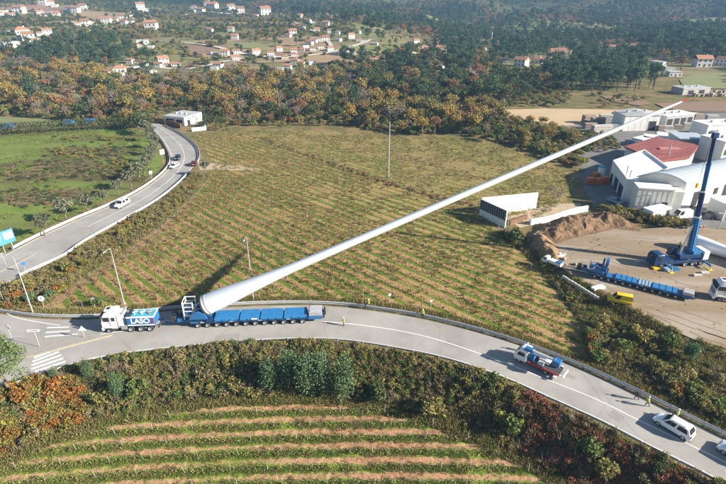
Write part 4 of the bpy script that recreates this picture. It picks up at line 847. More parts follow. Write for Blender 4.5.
# ------------------------------------------------------------------ industrial site
def wallprism(name, px, z1, m, parent, z0=-.3, gz=0, **k):
    return MB().prism([G(*p, gz) for p in px], z0, z1).build(name, m, parent, **k)
def base(px, py, z=0): x, y = G(px, py, z); return (x, y, z)
def oriented(p0, p1):                          # frame with its x axis from p0 to p1
    d = Vector((p1[0]-p0[0], p1[1]-p0[1])); return d.length, math.atan2(d.y, d.x)
def opening(parent, x0, x1, z0, z1, y=-.03, m='dark', name='window'):
    o = MB().box(x0, x1, y - .02, y + .1, z0, z1).build(name, M[m], parent); f = .12
    MB().box(x0-f, x1+f, y-.05, y+.06, z1, z1+f).box(x0-f, x1+f, y-.05, y+.06, z0-f, z0).box(x0-f, x0, y-.05, y+.06, z0, z1).box(x1, x1+f, y-.05, y+.06, z0, z1).build('frame', M['grey'], o); return o
# main hall: barrel roof
pA, pB, pC = G(632, 203), G(679, 210), G(790, 182)
w_, aA = oriented(pA, pB); L_, aB = oriented(pB, pC)
hall = thing('factory_hall', 'big white factory hall with a pale blue barrel roof', 'factory', (pA[0], pA[1], 0), aA)
hw = 8.0; Lh = 42.0; ez = 7.4; rise = 1.7; th = aB - aA
def hp_(u, v): return (u*w_ + math.cos(th)*v*Lh, math.sin(th)*v*Lh)
MB().prism([hp_(0,0), hp_(1,0), hp_(1,1), hp_(0,1)], -.3, ez).build('wall', M['offwhite'], hall)
b = MB(); n_ = 14; arc = [(t/n_, ez + .05 + rise*(1 - (2*t/n_ - 1)**2)) for t in range(n_+1)]
vs = []; 
for v_ in (-.012, 1.0):
    for t, z_ in arc: x_, y_ = hp_(t*1.03 - .015, v_); vs.append((x_, y_, z_ + .15))
for v_ in (-.012, 1.0):
    for t, z_ in arc: x_, y_ = hp_(t*1.03 - .015, v_); vs.append((x_, y_, z_ - .15 if 0 < t < 1 else ez - .1))
m_ = n_ + 1; fs = [(i, i+1, m_+i+1, m_+i) for i in range(n_)] + [(2*m_+i+1, 2*m_+i, 3*m_+i, 3*m_+i+1) for i in range(n_)] + [(i+1, i, 2*m_+i, 2*m_+i+1) for i in range(n_)] + [(m_+i, m_+i+1, 3*m_+i+1, 3*m_+i) for i in range(n_)] + [(0, m_, 3*m_, 2*m_), (m_+n_, n_, 2*m_+n_, 3*m_+n_)]
b.add(vs, fs); b.build('roof', M['vault'], hall, smooth_=True)
g_ = MB(); pts = [(t, z_ - .17) for t, z_ in arc]
g_.add([(*hp_(t, .002), ez - .02) for t, z_ in pts] + [(*hp_(t, .002), max(z_, ez)) for t, z_ in pts], [(i, i+1, m_+i+1, m_+i) for i in range(n_)]); g_.build('gable', M['offwhite'], hall)
seams = MB()
for k in range(1, 22):
    v0 = k/22
    seams.tube([(*hp_(t*1.03 - .015, v0), z_ + .17) for t, z_ in arc], .05, 4)
seams.build('roof_seams', M['grey'], hall)['kind'] = 'stuff'
side = thing('x', 'x', 'x'); bpy.data.objects.remove(side)
for k, (v0, v1, z0, z1) in enumerate(((.10,.16,.1,4.2),(.30,.345,2.2,4.0),(.40,.47,.1,4.4),(.58,.65,.1,4.4),(.75,.80,2.2,4.0))):
    a0, a1 = hp_(1, v0), hp_(1, v1); dn = Vector((a1[1]-a0[1], -(a1[0]-a0[0]))).normalized()*.04; q_ = MB()
    q_.add([(a0[0]+dn.x, a0[1]+dn.y, z0), (a1[0]+dn.x, a1[1]+dn.y, z0), (a1[0]+dn.x, a1[1]+dn.y, z1), (a0[0]+dn.x, a0[1]+dn.y, z1), (a0[0]-dn.x, a0[1]-dn.y, z0), (a1[0]-dn.x, a1[1]-dn.y, z0), (a1[0]-dn.x, a1[1]-dn.y, z1), (a0[0]-dn.x, a0[1]-dn.y, z1)], [(0,1,2,3),(4,7,6,5),(0,4,5,1),(1,5,6,2),(2,6,7,3),(3,7,4,0)])
    q_.build('gate' if z0 < 1 else 'window', M['dark'], hall)
b = MB().prism([hp_(.0,-.004), hp_(1.0,-.004), hp_(1.0,.0), hp_(0,.0)], ez-.5, ez-.1)
# flat wing with parapet to the left
wing = thing('factory_wing', 'low white flat roofed wing with parapet left of the barrel hall', 'factory', (*G(622, 201), 0))
W0 = [G(608.5,180), G(622,201), G(634,204), G(664,188), G(640,168)]; o0 = W0[1]; W0 = [(p[0]-o0[0], p[1]-o0[1]) for p in W0]
MB().prism(W0, -.3, 5.6).build('wall', M['offwhite'], wing)
ctr_ = np.mean(np.array(W0), 0); inn = [tuple(ctr_ + (np.array(p)-ctr_)*.93) for p in W0]
MB().prism(inn, 5.3, 5.62).build('roof', M['white'], wing); pp = MB()
for k in range(len(W0)):
    a_, b_ = W0[k], W0[(k+1) % len(W0)]; c_, d_ = inn[(k+1) % len(W0)], inn[k]; pp.prism([a_, b_, tuple(np.array(b_)*.35+np.array(c_)*.65), tuple(np.array(a_)*.35+np.array(d_)*.65)], 5.602, 6.2)
pp.build('parapet', M['offwhite'], wing)
a_, b_ = np.array(W0[0]), np.array(W0[1]); dn = np.array([-(b_-a_)[1], (b_-a_)[0]]); dn = -dn/np.linalg.norm(dn)*.05
if np.dot(dn, ctr_ - a_) > 0: dn = -dn
for t0, t1, z0, z1 in ((.08,.22,.1,2.8),(.36,.58,.1,3.4),(.66,.90,.1,3.4)):
    p_, q_ = a_ + (b_-a_)*t0, a_ + (b_-a_)*t1; MB().prism([tuple(p_+dn), tuple(q_+dn), tuple(q_-dn), tuple(p_-dn)], z0, z1).build('gate', M['dark'], wing)
for px_, py_, h_ in ((626, 176, 3.0), (629.5, 178, 2.2)):
    x_, y_ = G(px_, py_, 5.6); MB().tube([(x_-o0[0], y_-o0[1], 5.5), (x_-o0[0], y_-o0[1], 5.6+h_)], .14, 8).build('chimney_pipe', M['grey'], wing)
# beige annex box in front of the gable
pa, pb = G(633, 212), G(668, 214.5); w_, a_ = oriented(pa, pb); an = thing('factory_annex', 'beige box annex standing in front of the barrel roofed hall', 'annex', (*pa, 0), a_)
MB().box(0, w_, 0, 4.2, -.3, 6.4).build('wall', M['beige'], an); MB().box(-.12, w_+.12, -.12, 4.3, 6.402, 6.65).build('roof', M['offwhite'], an); MB().box(w_+.002, w_+2.6, .5, 4.0, -.3, 6.0).build('side_bay', M['offwhite'], an)
MB().box(.3, w_-.3, -.04, .06, .2, 1.9).build('plinth_band', M['grey'], an); opening(an, w_*.72, w_*.90, .3, 3.2, name='door')
for k in range(1, 7): MB().box(w_*k/7-.03, w_*k/7+.03, -.035, .03, 2.0, 6.3).build('panel_joint', M['grey'], an)
# red roofed shed
R0 = [G(622.7,160.5), G(655,175.5), G(684,172), G(693,161), G(652,153)]; o0 = R0[1]; R0 = [(p[0]-o0[0], p[1]-o0[1]) for p in R0]; rs = thing('red_roof_shed', 'white walled shed with a faded red sheet roof behind the wing', 'shed', (*o0, 0))
MB().prism(R0, -.3, 4.4).build('wall', M['offwhite'], rs); rc = np.mean(np.array(R0), 0); ex = [tuple(rc + (np.array(p)-rc)*1.05) for p in R0]
MB().prism(ex, 4.402, [4.9, 4.9, 5.3, 5.5, 5.6]).build('roof', M['redroof'], rs)
sm_ = MB()
for k in range(1, 9):
    t = k/9; p_ = np.array(ex[0])*(1-t) + np.array(ex[1])*t; q_ = np.array(ex[4])*(1-t) + np.array(ex[3])*t; sm_.tube([(*p_, 4.93), (*q_, 4.93 + .64)], .05, 4)
sm_.build('roof_seams', M['redroof'], rs)['kind'] = 'stuff'
MB().tube([(5.5, 5, 4.5), (5.5, 5, 8.2)], .22, 8).build('chimney_pipe', M['grey'], rs); MB().prism([tuple(rc + np.array([-2.4, -1.4])), tuple(rc + np.array([4.2, -1.6])), tuple(rc + np.array([4.4, .4])), tuple(rc + np.array([-2.2, .6]))], 5.2, [5.55]*4).build('roof_light', mat('pink_sheet', (.48,.20,.17), .6), rs)
def block(name, label, cat, p0, p1, depth, h, m, roofm, gates=(), rise=0, z=0, wins=()):
    pa, pb = G(*p0, z), G(*p1, z); w, a = oriented(pa, pb); o = thing(name, label, cat, (*pa, z), a)
    MB().box(0, w, 0, depth, -.5, h).build('wall', M[m], o); r = MB()
    if rise: r.prof([(-.2, h+.002), (w+.2, h+.002), (w+.2, h+.2), (w/2, h+.2+rise), (-.2, h+.2)], -.2, depth+.2)
    else: r.box(-.15, w+.15, -.15, depth+.15, h+.002, h+.25)
    r.build('roof', M[roofm], o)
    for k in range(1, int(w/2.4)): MB().box(w*k/int(w/2.4)-.04, w*k/int(w/2.4)+.04, -.025, .02, .1, h-.05).build('panel_joint', M['grey'], o)
    MB().tube([(-.1,-.22,h-.02),(w+.1,-.22,h-.02)], .09, 6).build('gutter', M['grey'], o); MB().tube([(.12,-.12,0),(.12,-.12,h)], .06, 6).build('downpipe', M['grey'], o)
    if w > 10:
        for k in range(3): MB().box(w*(k+.7)/4, w*(k+.7)/4+.9, depth*.4, depth*.4+.9, h+.2, h+1.0+rise*.6).build('roof_vent', M['galv'], o)
    for g0, g1, zz in gates: opening(o, w*g0, w*g1, .1, zz, name='gate')
    for g0, g1, z0, z1 in wins: opening(o, w*g0, w*g1, z0, z1)
    return o
block('stone_cutting_shed', 'long white shed behind the blade tip in the stone yard', 'shed', (622,131), (657,130.5), 9, 6.2, 'offwhite', 'greyroof', ((.72,.92,3.8),), 1.0)
block('grey_open_shed', 'grey sided open shed with a row of pillars right of the long white shed', 'shed', (664,127.5), (692,124.5), 8, 4.6, 'grey', 'offwhite', ((.05,.24,3.4),(.30,.48,3.4),(.54,.72,3.4),(.78,.95,3.4)))
block('workshop', 'dark grey green workshop with a pale blue roof beside the brown silo', 'workshop', (676,151.5), (704,152.5), 9, 4.6, 'grey', 'vault', ((.1,.4,3.2),), 0, 0, ((.55,.9,1.6,3.0),))
block('white_office', 'tall white building with a curved front at the right edge behind the crane boom', 'building', (718,165), (760,160), 9, 7.6, 'offwhite', 'white', (), 0, 0, ((.05,.16,3.2,5.0),(.2,.30,3.2,5.0),(.36,.46,3.2,5.0)))
block('white_depot', 'white depot building further back at the upper right edge', 'building', (704,140), (760,137), 8, 5.6, 'offwhite', 'white', ((.08,.2,3.6),))
block('site_cabin', 'plain white site cabin at the right edge beside the crane', 'cabin', (722,221), (750,218), 5, 4.2, 'offwhite', 'white', ((.08,.28,2.4),))
block('white_container', 'low white container between lot scrub and the white van', 'container', (650.5,221.5), (668,217.5), 2.6, 2.5, 'white', 'white', ((.8,.97,2.1),))
block('ruined_wall_house', 'grey flat topped house ruin behind the sand field near the top right', 'ruin', (682,95), (709,94), 9, 3.4, 'concrete', 'greyroof', ((.2,.4,2.4),(.6,.8,2.4)))
for k, (p0, p1, rm, lab) in enumerate((((631,145),(641,147.5),'white','leftmost white canopy trailer in the row behind the red roof'),((642,144.5),(655,146),'offwhite','white canopy trailer in the middle of the row behind the red roof'),((656,142.5),(666,143.5),'white','white canopy trailer right of the middle behind the red roof'),((667,140.5),(679,141),'greyroof','rightmost canopy trailer with greyish roof behind the red roof'))):
    o = block('canopy_trailer', lab, 'trailer', p0, p1, 6, 2.6, 'white', rm); MB().box(.2, 1.6, -1.6, -.1, 0, 1.5).build('blue_bin', M['blue'], o); o['group'] = 'canopy trailers behind the red roof'
x_, y_ = G(708, 153); si = thing('silo', 'brown round silo between the workshop and the crane boom', 'silo', (x_, y_, 0)); MB().tube([(0,0,1.5),(0,0,7.4)], 1.75, 16).build('tank', M['brown'], si, smooth_=True); MB().tube([(0,0,7.402),(0,0,7.9)], [1.8, .5], 16).build('lid', M['grey'], si)
for a_ in range(4): MB().tube([(1.3*math.cos(a_*1.57+.6),1.3*math.sin(a_*1.57+.6),-.2),(1.3*math.cos(a_*1.57+.6),1.3*math.sin(a_*1.57+.6),1.55)], .13, 6).build('leg', M['grey'], si)
# stone yard: stacks of slabs
def stack(px, py, w, d, h, m, lab, rows=3):
    w, h = w*1.25, h*1.35
    o = thing('slab_stack', lab, 'slab stack', base(px, py), R(random.uniform(-8, 8)), 'slab stacks of the stone yard')
    for k in range(rows): MB().box(-w/2 + random.uniform(-.1,.1), w/2, -d/2, d/2, h*k/rows + (.12 if k else 0), h*(k+1)/rows).build('slab', M[m], o, bevel=.05)
    return o
for px_, py_, w, d, h, m, lab in ((588,123,4.2,2.6,2.6,'stone','tall brown slab stack at the left end of the stone yard'),(597,125,4.5,2.4,2.4,'stone','slab stack second from the left in the stone yard'),(606,122.5,5.0,2.5,2.6,'concrete','pale slab stack third from the left in the stone yard'),(616,121,3.6,2.5,2.8,'stone','slab stack just left of the long white shed'),(590,128.5,4.0,2.2,1.7,'stone','low dark slab stack in front of the tall brown one'),(601,131.5,6.5,2.4,2.0,'concrete','long pale slab stack at the front of the stone yard'),(612,130,5.0,2.2,2.0,'concrete','pale slab stack at the front right beside the blade'),(660,131,2.2,1.8,1.7,'stone','squat slab stack at the corner of the long white shed'),(668,130.5,2.6,1.8,1.5,'concrete','pale squat slab stack before the grey open shed'),(677,129.5,2.4,1.8,1.5,'stone','brown squat slab stack before the grey open shed'),(686,128,2.4,1.8,1.6,'concrete','pale slab stack before the right end of the grey open shed'),(697,119,3.0,2,1.8,'stone','slab stack at the far right of the stone yard'),(711,121,4,2,2.0,'concrete','pale slab stack near the right edge of the stone yard')):
    stack(px_, py_, w, d, h, m, lab)
for k in range(16): 
    px_, py_ = 694 + (k % 8)*4.4, 93 + (k // 8)*3.2; o = MB().box(-1.6,1.6,-.9,.9,0,random.uniform(1,1.9)).build('stone_block', M['stone'], None, bevel=.1); x_, y_ = GT(px_, py_); o.location = (x_, y_, H1(x_, y_)); o.rotation_euler = (0,0,random.random()); tag(o, 'pale rough stone block in the depot behind the sand field', 'stone block', 'stone blocks behind the sand field')
# orange pallets by the wing
for k, (px_, py_, m, lab) in enumerate(((589,184,'orange','orange brick pallet at the left of the stack beside the wing'),(597,184.5,'orange','orange brick pallet in the middle of the stack beside the wing'),(604,183,'orange','orange brick pallet nearest the wing'),(595,179,'orange','orange pallet at the back of the stack beside the wing'))):
    o = thing('brick_pallet', lab, 'pallet', base(px_, py_), .1*k, 'brick pallets beside the wing')
    for j in range(3): MB().box(-1.0, 1.0, -.8, .8, .15 + j*.62, .15 + j*.62 + .58).build('brick_layer', M['orange'], o)
    MB().box(-1.05, 1.05, -.85, .85, 0, .13).build('pallet_base', M['brown'], o)
o = thing('mixer_tank', 'white and green tank standing among the orange brick pallets', 'tank', base(600, 178)); MB().tube([(0,0,.6),(0,0,3.4)], 1.0, 12).build('tank', M['white'], o, smooth_=True); MB().tube([(0,0,3.402),(0,0,4.0)], [1.05, .6], 12).build('lid', M['teal'], o); MB().box(-.9,.9,-.9,.9,0,.58).build('frame', M['red'], o)
# ------------------------------------------------------------------ roofless white building and low wall
rb = thing('roofless_building', 'roofless white building with dark slatted outer wall beside the vineyard', 'building', base(505, 228))
def wall2(name, p0, p1, h, th, m, parent, o0, z0=-.4, top=None, gz=0):
    a = np.array(G(*p0, gz)) - o0; b_ = np.array(G(*p1, gz)) - o0; d = b_ - a; nn = np.array([-d[1], d[0]])/np.linalg.norm(d)*th/2
    return MB().prism([tuple(a-nn), tuple(b_-nn), tuple(b_+nn), tuple(a+nn)], z0, h).build(name, m, parent)
o0 = np.array(G(505, 228))
wall2('side_wall', (505,228), (479.5,215.5), 4.5, .28, M['offwhite'], rb, o0); wall2('back_wall', (480.5,214.6), (535.5,209), 4.6, .28, M['offwhite'], rb, o0)
A_, B_ = np.array([0., 0.]), np.array(G(479.5, 215.5)) - o0; d = (B_-A_)/np.linalg.norm(B_-A_); nn = np.array([-d[1], d[0]]); nn = nn if nn[1] < 0 else -nn; L_ = np.linalg.norm(B_-A_)
for k in range(9):
    z_ = 1.95 + k*.28; q_ = [A_ + nn*.17, B_ + nn*.17, B_ + nn*.24, A_ + nn*.24]; MB().prism([tuple(p) for p in q_], z_, z_ + .23).build('slat', mat('dark_cladding', (.05,.055,.06), .7) if k == 0 else bpy.data.materials['dark_cladding'], rb)
for k in range(12):
    c_ = A_ + d*(L_*(k+.5)/12) + nn*.27; MB().box(-.05,.05,-.05,.05,1.85,4.6).build('post', M['grey'], rb).location = (c_[0], c_[1], 0)
p_, q_ = G(489,216.5), G(503.5,213.5); MB().tube([(p_[0]-o0[0], p_[1]-o0[1]-.3, 2.2), (q_[0]-o0[0], q_[1]-o0[1]-.3, 1.1)], .12, 6).build('red_pipe', M['red'], rb)
wall2('counter', (509,225), (526,219), 1.2, .7, M['brown'], rb, o0)
x_, y_ = G(508, 225.5); MB().tube([(x_-o0[0], y_-o0[1], 0), (x_-o0[0], y_-o0[1], 3.2), (x_-o0[0]+1.6, y_-o0[1]+1.2, 5.2)], .09, 6).build('pipe', M['grey'], rb)
lw = thing('low_wall', 'long low white wall running from the roofless building to the soil heap', 'wall', base(530, 224)); o0 = np.array(G(530, 224))
ln = curve([G(*p) for p in [(530,225),(545,222.5),(560,218),(575,213.5),(587,211)]], 4)
for k in range(len(ln)-1):
    a_, b_ = ln[k] - o0, ln[k+1] - o0; dd_ = b_ - a_; nn = np.array([-dd_[1], dd_[0]])/np.linalg.norm(dd_)*.25; MB().prism([tuple(a_-nn), tuple(b_*.995+a_*.005-nn), tuple(b_*.995+a_*.005+nn), tuple(a_+nn)], -.3, 1.5).build('wall_panel', M['offwhite'], lw)
# soil heap
hp0 = [G(*p, .6) for p in [(536,236),(541,222),(556,217),(575,213),(600,209),(625,214),(642,226),(640,234),(615,231),(595,236),(575,240),(555,247)]]
hpa = np.array(hp0); sdm = lambda x, y: np.clip(sdist(x, y, hp0), 0, 9)
def heapz(x, y): s_ = sdm(x, y); return H(x, y) + .0 + 2.5*smooth(0, 7.5, s_)*(.30 + 1.25*fbm(x/4, y/4)) + 1.5*smooth(0, 2, s_)*(fbm(x/1.4, y/1.4) - .45)
sheet('soil_heap', hp0, mat('heap_soil', (.23,.15,.09), .95, 0, (.14,.09,.052), .7, 8, .25, 2.5, .1), .05, .6, heapz, smooth_=False)
hp1 = [G(*p, .4) for p in [(527,247),(533,236),(545,238),(556,249),(563,262),(556,268),(545,262)]]
def heapz2(x, y): s_ = np.clip(sdist(x, y, hp1), 0, 9); return H(x, y) + 1.6*smooth(0, 3, s_)*(.4 + 1.1*fbm(x/3, y/3)) + .8*smooth(0, 1.5, s_)*(fbm(x/1.2, y/1.2) - .4)
sheet('rubble_heap', hp1, M['soil'], .05, .5, heapz2, smooth_=False)
rk = []; 
for k in range(26):
    t = rng.random(); x_, y_ = G(530 + 40*t + rng.normal()*4, 240 + 32*t + rng.normal()*3, .5); o = MB().ball((0,0,0), (rng.uniform(.3,.8), rng.uniform(.3,.7), rng.uniform(.25,.5)), 0, 6, 4).build('rock', M['stone']); o.location = (x_, y_, H1(x_, y_)+.2); o.rotation_euler = tuple(rng.random(3)); tag(o, 'rough grey rock in the rubble at the left corner of the yard', 'rock', 'rocks in the rubble by the yard')
# edge blocks along the yard
for k in range(11):
    t = k/10; x_, y_ = G(564 + 32*t, 278.5 + 20*t, YARD_Z); o = MB().box(-.45,.45,-.2,.2,0,.5,0,(.05,.05,.03)).build('concrete_block', M['concrete'], None, bevel=.04); o.location = (x_, y_, YARD_Z+.02); o.rotation_euler = (0,0,R(-58)+rng.normal()*.12); tag(o, 'small pale concrete kerb block in the line along the yard edge', 'concrete block', 'concrete blocks along the yard edge')
# ------------------------------------------------------------------ shed beyond the bend
block('flat_roof_shed', 'white flat roofed shed beyond the bend of the side road', 'shed', (165,124), (185,126), 12, 3.4, 'offwhite', 'greyroof', ((.1,.5,2.6),), 0, 0, ((.6,.9,1.2,2.4),))
block('shed_extension', 'lower white extension right of the flat roofed shed', 'shed', (183,125.5), (198,124), 7, 2.8, 'offwhite', 'white', ((.2,.5,2.1),))
o = thing('garden_wall', 'low white garden wall at the far corner of the vineyard', 'wall', base(192, 131.5)); o0 = np.array(G(192,131.5)); wall2('wall_panel', (192,131.5), (206,130), 1.5, .3, M['offwhite'], o, o0); wall2('wall_panel', (206.2,130), (205,126.5), 1.5, .3, M['offwhite'], o, o0)
o = thing('retaining_wall', 'dark stone retaining wall along the outside of the road bend', 'wall', base(155, 122)); o0 = np.array(G(155,122)); ln = [(155,122.5),(164,123.5),(173,125.5),(181,128.5)]
for k in range(3): wall2('wall_panel', ln[k], ln[k+1], 2.0, .4, M['brown'], o, o0)
for k, (px_, py_, w) in enumerate(((8,129.5,7),(70,126,6),(91,124.5,6))):
    o = thing('tarp_stack', ['blue tarpaulin covered stack behind the left end of the hedge','blue tarpaulin covered stack behind the middle of the hedge','blue tarpaulin covered stack behind the right half of the hedge'][k], 'covered stack', base(px_, py_)); w *= .75; MB().box(-w/2,w/2,-1.6,1.6,0,1.4).build('crates', M['brown'], o); MB().box(-w/2-.1,w/2+.1,-1.7,1.7,.7,2.5,0,(.6,.6,.5)).build('tarpaulin', M['bluel'], o, bevel=.15)
# ------------------------------------------------------------------ guard rails
RP = [(0,.42),(.02,.45),(.075,.50),(.075,.545),(.02,.585),(.02,.61),(.075,.65),(.075,.70),(.02,.745),(0,.77),(-.025,.77),(-.025,.42)]
pm2 = MB().box(-.06,.06,-.05,.05,-.7,.74).mesh('post', M['galv'])
def guardrail(label, line, side=1, skirt=False, step=4.0):
    line = resample(np.asarray(line)[:, :2], 2.0); o0 = line[0]; o = thing('guard_rail', label, 'guard rail', (o0[0], o0[1], 0)); n = len(line)
    t = np.gradient(line, axis=0); t /= np.linalg.norm(t, axis=1)[:, None]; nn = np.stack([-t[:, 1], t[:, 0]], 1)*side; zs = np.maximum(H(line[:, 0], line[:, 1]), -.15) + .03
    def sweep(name, prof):
        k = len(prof); v = np.array([(line[i, 0]-o0[0]+nn[i, 0]*p[0], line[i, 1]-o0[1]+nn[i, 1]*p[0], zs[i]+p[1]) for i in range(n) for p in prof])
        f = [(i*k+j, i*k+(j+1) % k, (i+1)*k+(j+1) % k, (i+1)*k+j) for i in range(n-1) for j in range(k)]
        link(name, npmesh(name, v, f, M['galv']), o)
    sweep('rail', RP)
    if skirt: sweep('lower_rail', [(.0,.10),(.03,.12),(.03,.36),(.0,.38),(-.02,.38),(-.02,.10)])
    for p_, q_ in zip(resample(line, step), resample(nn, 1e9) if False else [None]*999):
        ii = np.argmin(np.hypot(*(line - p_).T)); d = link('post', pm2, o); d.location = (p_[0]-o0[0]-nn[ii, 0]*.09, p_[1]-o0[1]-nn[ii, 1]*.09, zs[ii]); d.rotation_euler = (0, 0, math.atan2(t[ii, 1], t[ii, 0]))
    return o
pxx = lambda ln, a_, b_: np.array([p for p in resample(np.asarray(ln)[:, :2], 1.0) if a_ <= proj(p[0], p[1], 0)[0] <= b_])
pyy = lambda ln, a_, b_, xm: np.array([p for p in resample(np.asarray(ln)[:, :2], 1.0) if a_ <= proj(p[0], p[1], 0)[1] <= b_ and proj(p[0], p[1], 0)[0] > xm])
guardrail('long galvanised guard rail along the lower edge of the main road', pxx(offset(LOWER, -.15), -30, 790), 1)
guardrail('long galvanised guard rail with lower skirt along the vineyard side of the main road', pxx(offset(UPPER, .1), -30, 790), -1, True)
guardrail('galvanised guard rail between the side road and the meadow with olive trees', pxx(offset(LW, .3), 10, 175), -1, True)
guardrail('galvanised guard rail between the side road and the vineyard bank', pyy(offset(LE, -.15), 173, 400, 20), 1, True)
guardrail('short guard rail on the outside of the far bend of the side road', pyy(offset(LE, -.2), 126, 164, 150), 1, True)
# ------------------------------------------------------------------ poles and signs
def solve_h(px, py, ytop):
    x, y = G(px, py)
    for h in np.arange(2, 20, .05):
        if proj(x, y, h)[1] <= ytop: return h
    return 10
def lamp(px, py, ytop, label, arm=1.6, ang=0., cat='street lamp', lean=0.0):
    x, y = G(px, py); h = solve_h(px, py, ytop); o = thing('street_lamp' if arm else 'utility_pole', label, cat, (x, y, 0), ang); o.rotation_euler = (0, lean, ang)
    MB().tube([(0,0,-.3),(0,0,h*.5),(0,0,h)], [.105,.08,.05] if arm else [.16,.14,.11], 8).build('pole', M['galv'], o, smooth_=True); MB().box(-.2,.2,-.2,.2,-.1,.18).build('foot', M['concrete'], o)
    if arm:
        MB().tube([(0,0,h-.05),(arm*.3,0,h+.15),(arm,0,h+.25)], .045, 6).build('arm', M['galv'], o); MB().box(arm-.05,arm+.65,-.14,.14,h+.17,h+.32,0,(.05,.15,.03)).build('lamp_head', M['grey'], o, bevel=.03)
    else: MB().tube([(0,-.5,h-.4),(0,.5,h-.4)], .04, 5).build('crossbar', M['grey'], o)
    return o
lamp(33.3,313.5,258,'leftmost street lamp behind the guard rail at the junction', 1.6, R(160)); lamp(124.3,304,248.5,'street lamp rising behind the tractor truck cab', 1.6, R(-95)); lamp(253.5,299,237,'street lamp rising behind the middle of the wind turbine blade', 1.6, R(-90))
lamp(388.5,178,121.5,'lone slim utility pole standing in the vineyard above the blade', 0, .4, 'utility pole'); lamp(647,213,195,'slim lamp post in front of the beige annex', .8, R(180)); lamp(717.5,232,214,'slim lamp post near the right edge behind the white cylinder', .8, R(180))
for px_, py_, yt, lab in ((490.5,48.5,33,'tall pale chimney like mast above the valley trees'),): 
    x_, y_ = GT(px_, py_); z_ = H1(x_, y_); o = thing('mast', lab, 'mast', (x_, y_, z_)); MB().tube([(0,0,-1),(0,0,16)], [.7,.45], 8).build('shaft', M['concrete'], o); MB().box(-1.2,1.2,-.4,.4,14.2,14.6).build('platform', M['grey'], o)
def sign(px, py, top, shape, label, face, ang, sz=.45, marks=None, cat='road sign', lean=0., back='galv'):
    x, y = G(px, py); h = solve_h(px, py, top); o = thing('road_sign', label, cat, (x, y, 0), ang); o.rotation_euler = (lean, lean, ang)
    MB().tube([(0,0,-.2),(0,0,h)], .04, 6).build('post', M['galv'], o); b = MB()
    if shape == 'round': b.prof([(sz*math.cos(k*math.pi/10), h - sz*.6 + sz*math.sin(k*math.pi/10)) for k in range(20)], -.075, -.045)
    elif shape == 'tri': b.prof([(-sz, h-.9*sz*1.7), (sz, h-.9*sz*1.7), (0, h)], -.075, -.045)
    elif shape == 'arrow': b.prof([(-sz*2, h-sz*.8), (sz*1.5, h-sz*.8), (sz*2, h-sz*.4), (sz*1.5, h), (-sz*2, h)], -.075, -.045)
    else: b.box(-sz, sz, -.075, -.045, h-2*sz, h)
    b.build('plate', M[face], o); 
    if marks: marks(o, h, sz)
    return o
def ped(o, h, s):
    MB().prof([(-s*.75, h-1.75*s), (s*.75, h-1.75*s), (0, h-.35*s)], -.083, -.077).build('white_triangle', M['white'], o); mb = MB(); mb.box(-s*.07,s*.07,-.092,-.085,h-1.35*s,h-.95*s); mb.prof([(-s*.25,h-1.65*s),(-s*.12,h-1.65*s),(s*.02,h-1.36*s),(-s*.06,h-1.34*s)],-.092,-.085); mb.prof([(s*.12,h-1.65*s),(s*.25,h-1.65*s),(s*.06,h-1.34*s),(-s*.02,h-1.36*s)],-.092,-.085); mb.ball((0,-.088,h-.85*s),(s*.09,.004,s*.09)); mb.build('walking_figure', M['dark'], o)
def arrowm(o, h, s):
    c = h - s*.6; MB().prof([(-s*.12,c-s*.5),(s*.12,c-s*.5),(s*.12,c+s*.1),(s*.35,c+s*.1),(0,c+s*.6),(-s*.35,c+s*.1),(-s*.12,c+s*.1)], -.083, -.077).build('blue_arrow', M['signblue'], o)
def redarrow(o, h, s):
    MB().box(-s*1.5, s*.6, -.083, -.077, h-s*.5, h-s*.3).build('red_bar', M['red'], o); MB().prof([(s*.6,h-s*.65),(s*1.2,h-s*.4),(s*.6,h-s*.15)], -.083, -.077).build('red_tip', M['red'], o)
sign(4,302,281,'square','blue square pedestrian crossing sign at the left edge', 'signblue', .1, .5, ped); sign(44,307,297,'round','round white sign with a blue arrow behind the guard rail','white',.1,.55,arrowm)
sign(12.5,339,324.5,'round','round white sign seen from behind at the left tip of the traffic island','white',R(160),.5,None,'road sign',-.1); sign(40,347.5,329.5,'arrow','white direction sign with a red arrow in the middle of the traffic island','white',.05,.5,redarrow)
sign(84.5,338,325.5,'tri','white triangular marker sign at the right tip of the traffic island','white',.2,.62,None,'road sign',0.05); sign(6.5,266,253.5,'round','grey backed round sign on the splitter island of the side road','grey',.3,.5); sign(26,272,262.5,'round','small dark blue round sign beside the side road rail','signblue',.3,.4)
sign(95,307,300.5,'square','small grey plate sign between tractor cab and shrubs','grey',.2,.3); sign(389.5,303,297,'square','small white plate sign at the vineyard edge above the road','white',.2,.22); sign(430.5,309.5,304,'square','second small white plate sign at the vineyard edge, near a person','white',.2,.2)
sign(164,163,149.5,'square','white sign panel beside the olive trees at the road bend','white',.9,.8); sign(152,180,171,'square','small white sign at the meadow side of the road','white',.9,.45)
# billboard
pa, pb = G(-16,262), G(18.5,248.5); w_, a_ = oriented(pa, pb); bb = thing('billboard', 'blue billboard with white panels beside the side road at the left edge', 'billboard', (*pa, 0), a_)
MB().box(0, w_, -.1, .1, 2.0, 5.0).build('panel', M['signblue'], bb)
for k in range(4): MB().tube([(w_*(k+.5)/4, .2, -.3), (w_*(k+.5)/4, .2, 4.8)], .09, 6).build('leg', M['grey'], bb)
for x0, x1, z0, z1 in ((.70,.97,4.15,4.55),(.70,.97,3.55,3.95),(.72,.97,2.95,3.35),(.30,.62,3.5,4.2),(.34,.58,2.8,3.2),(.04,.24,3.0,4.2)): MB().box(w_*x0, w_*x1, -.125, -.102, z0, z1).build('white_panel', M['white'], bb)
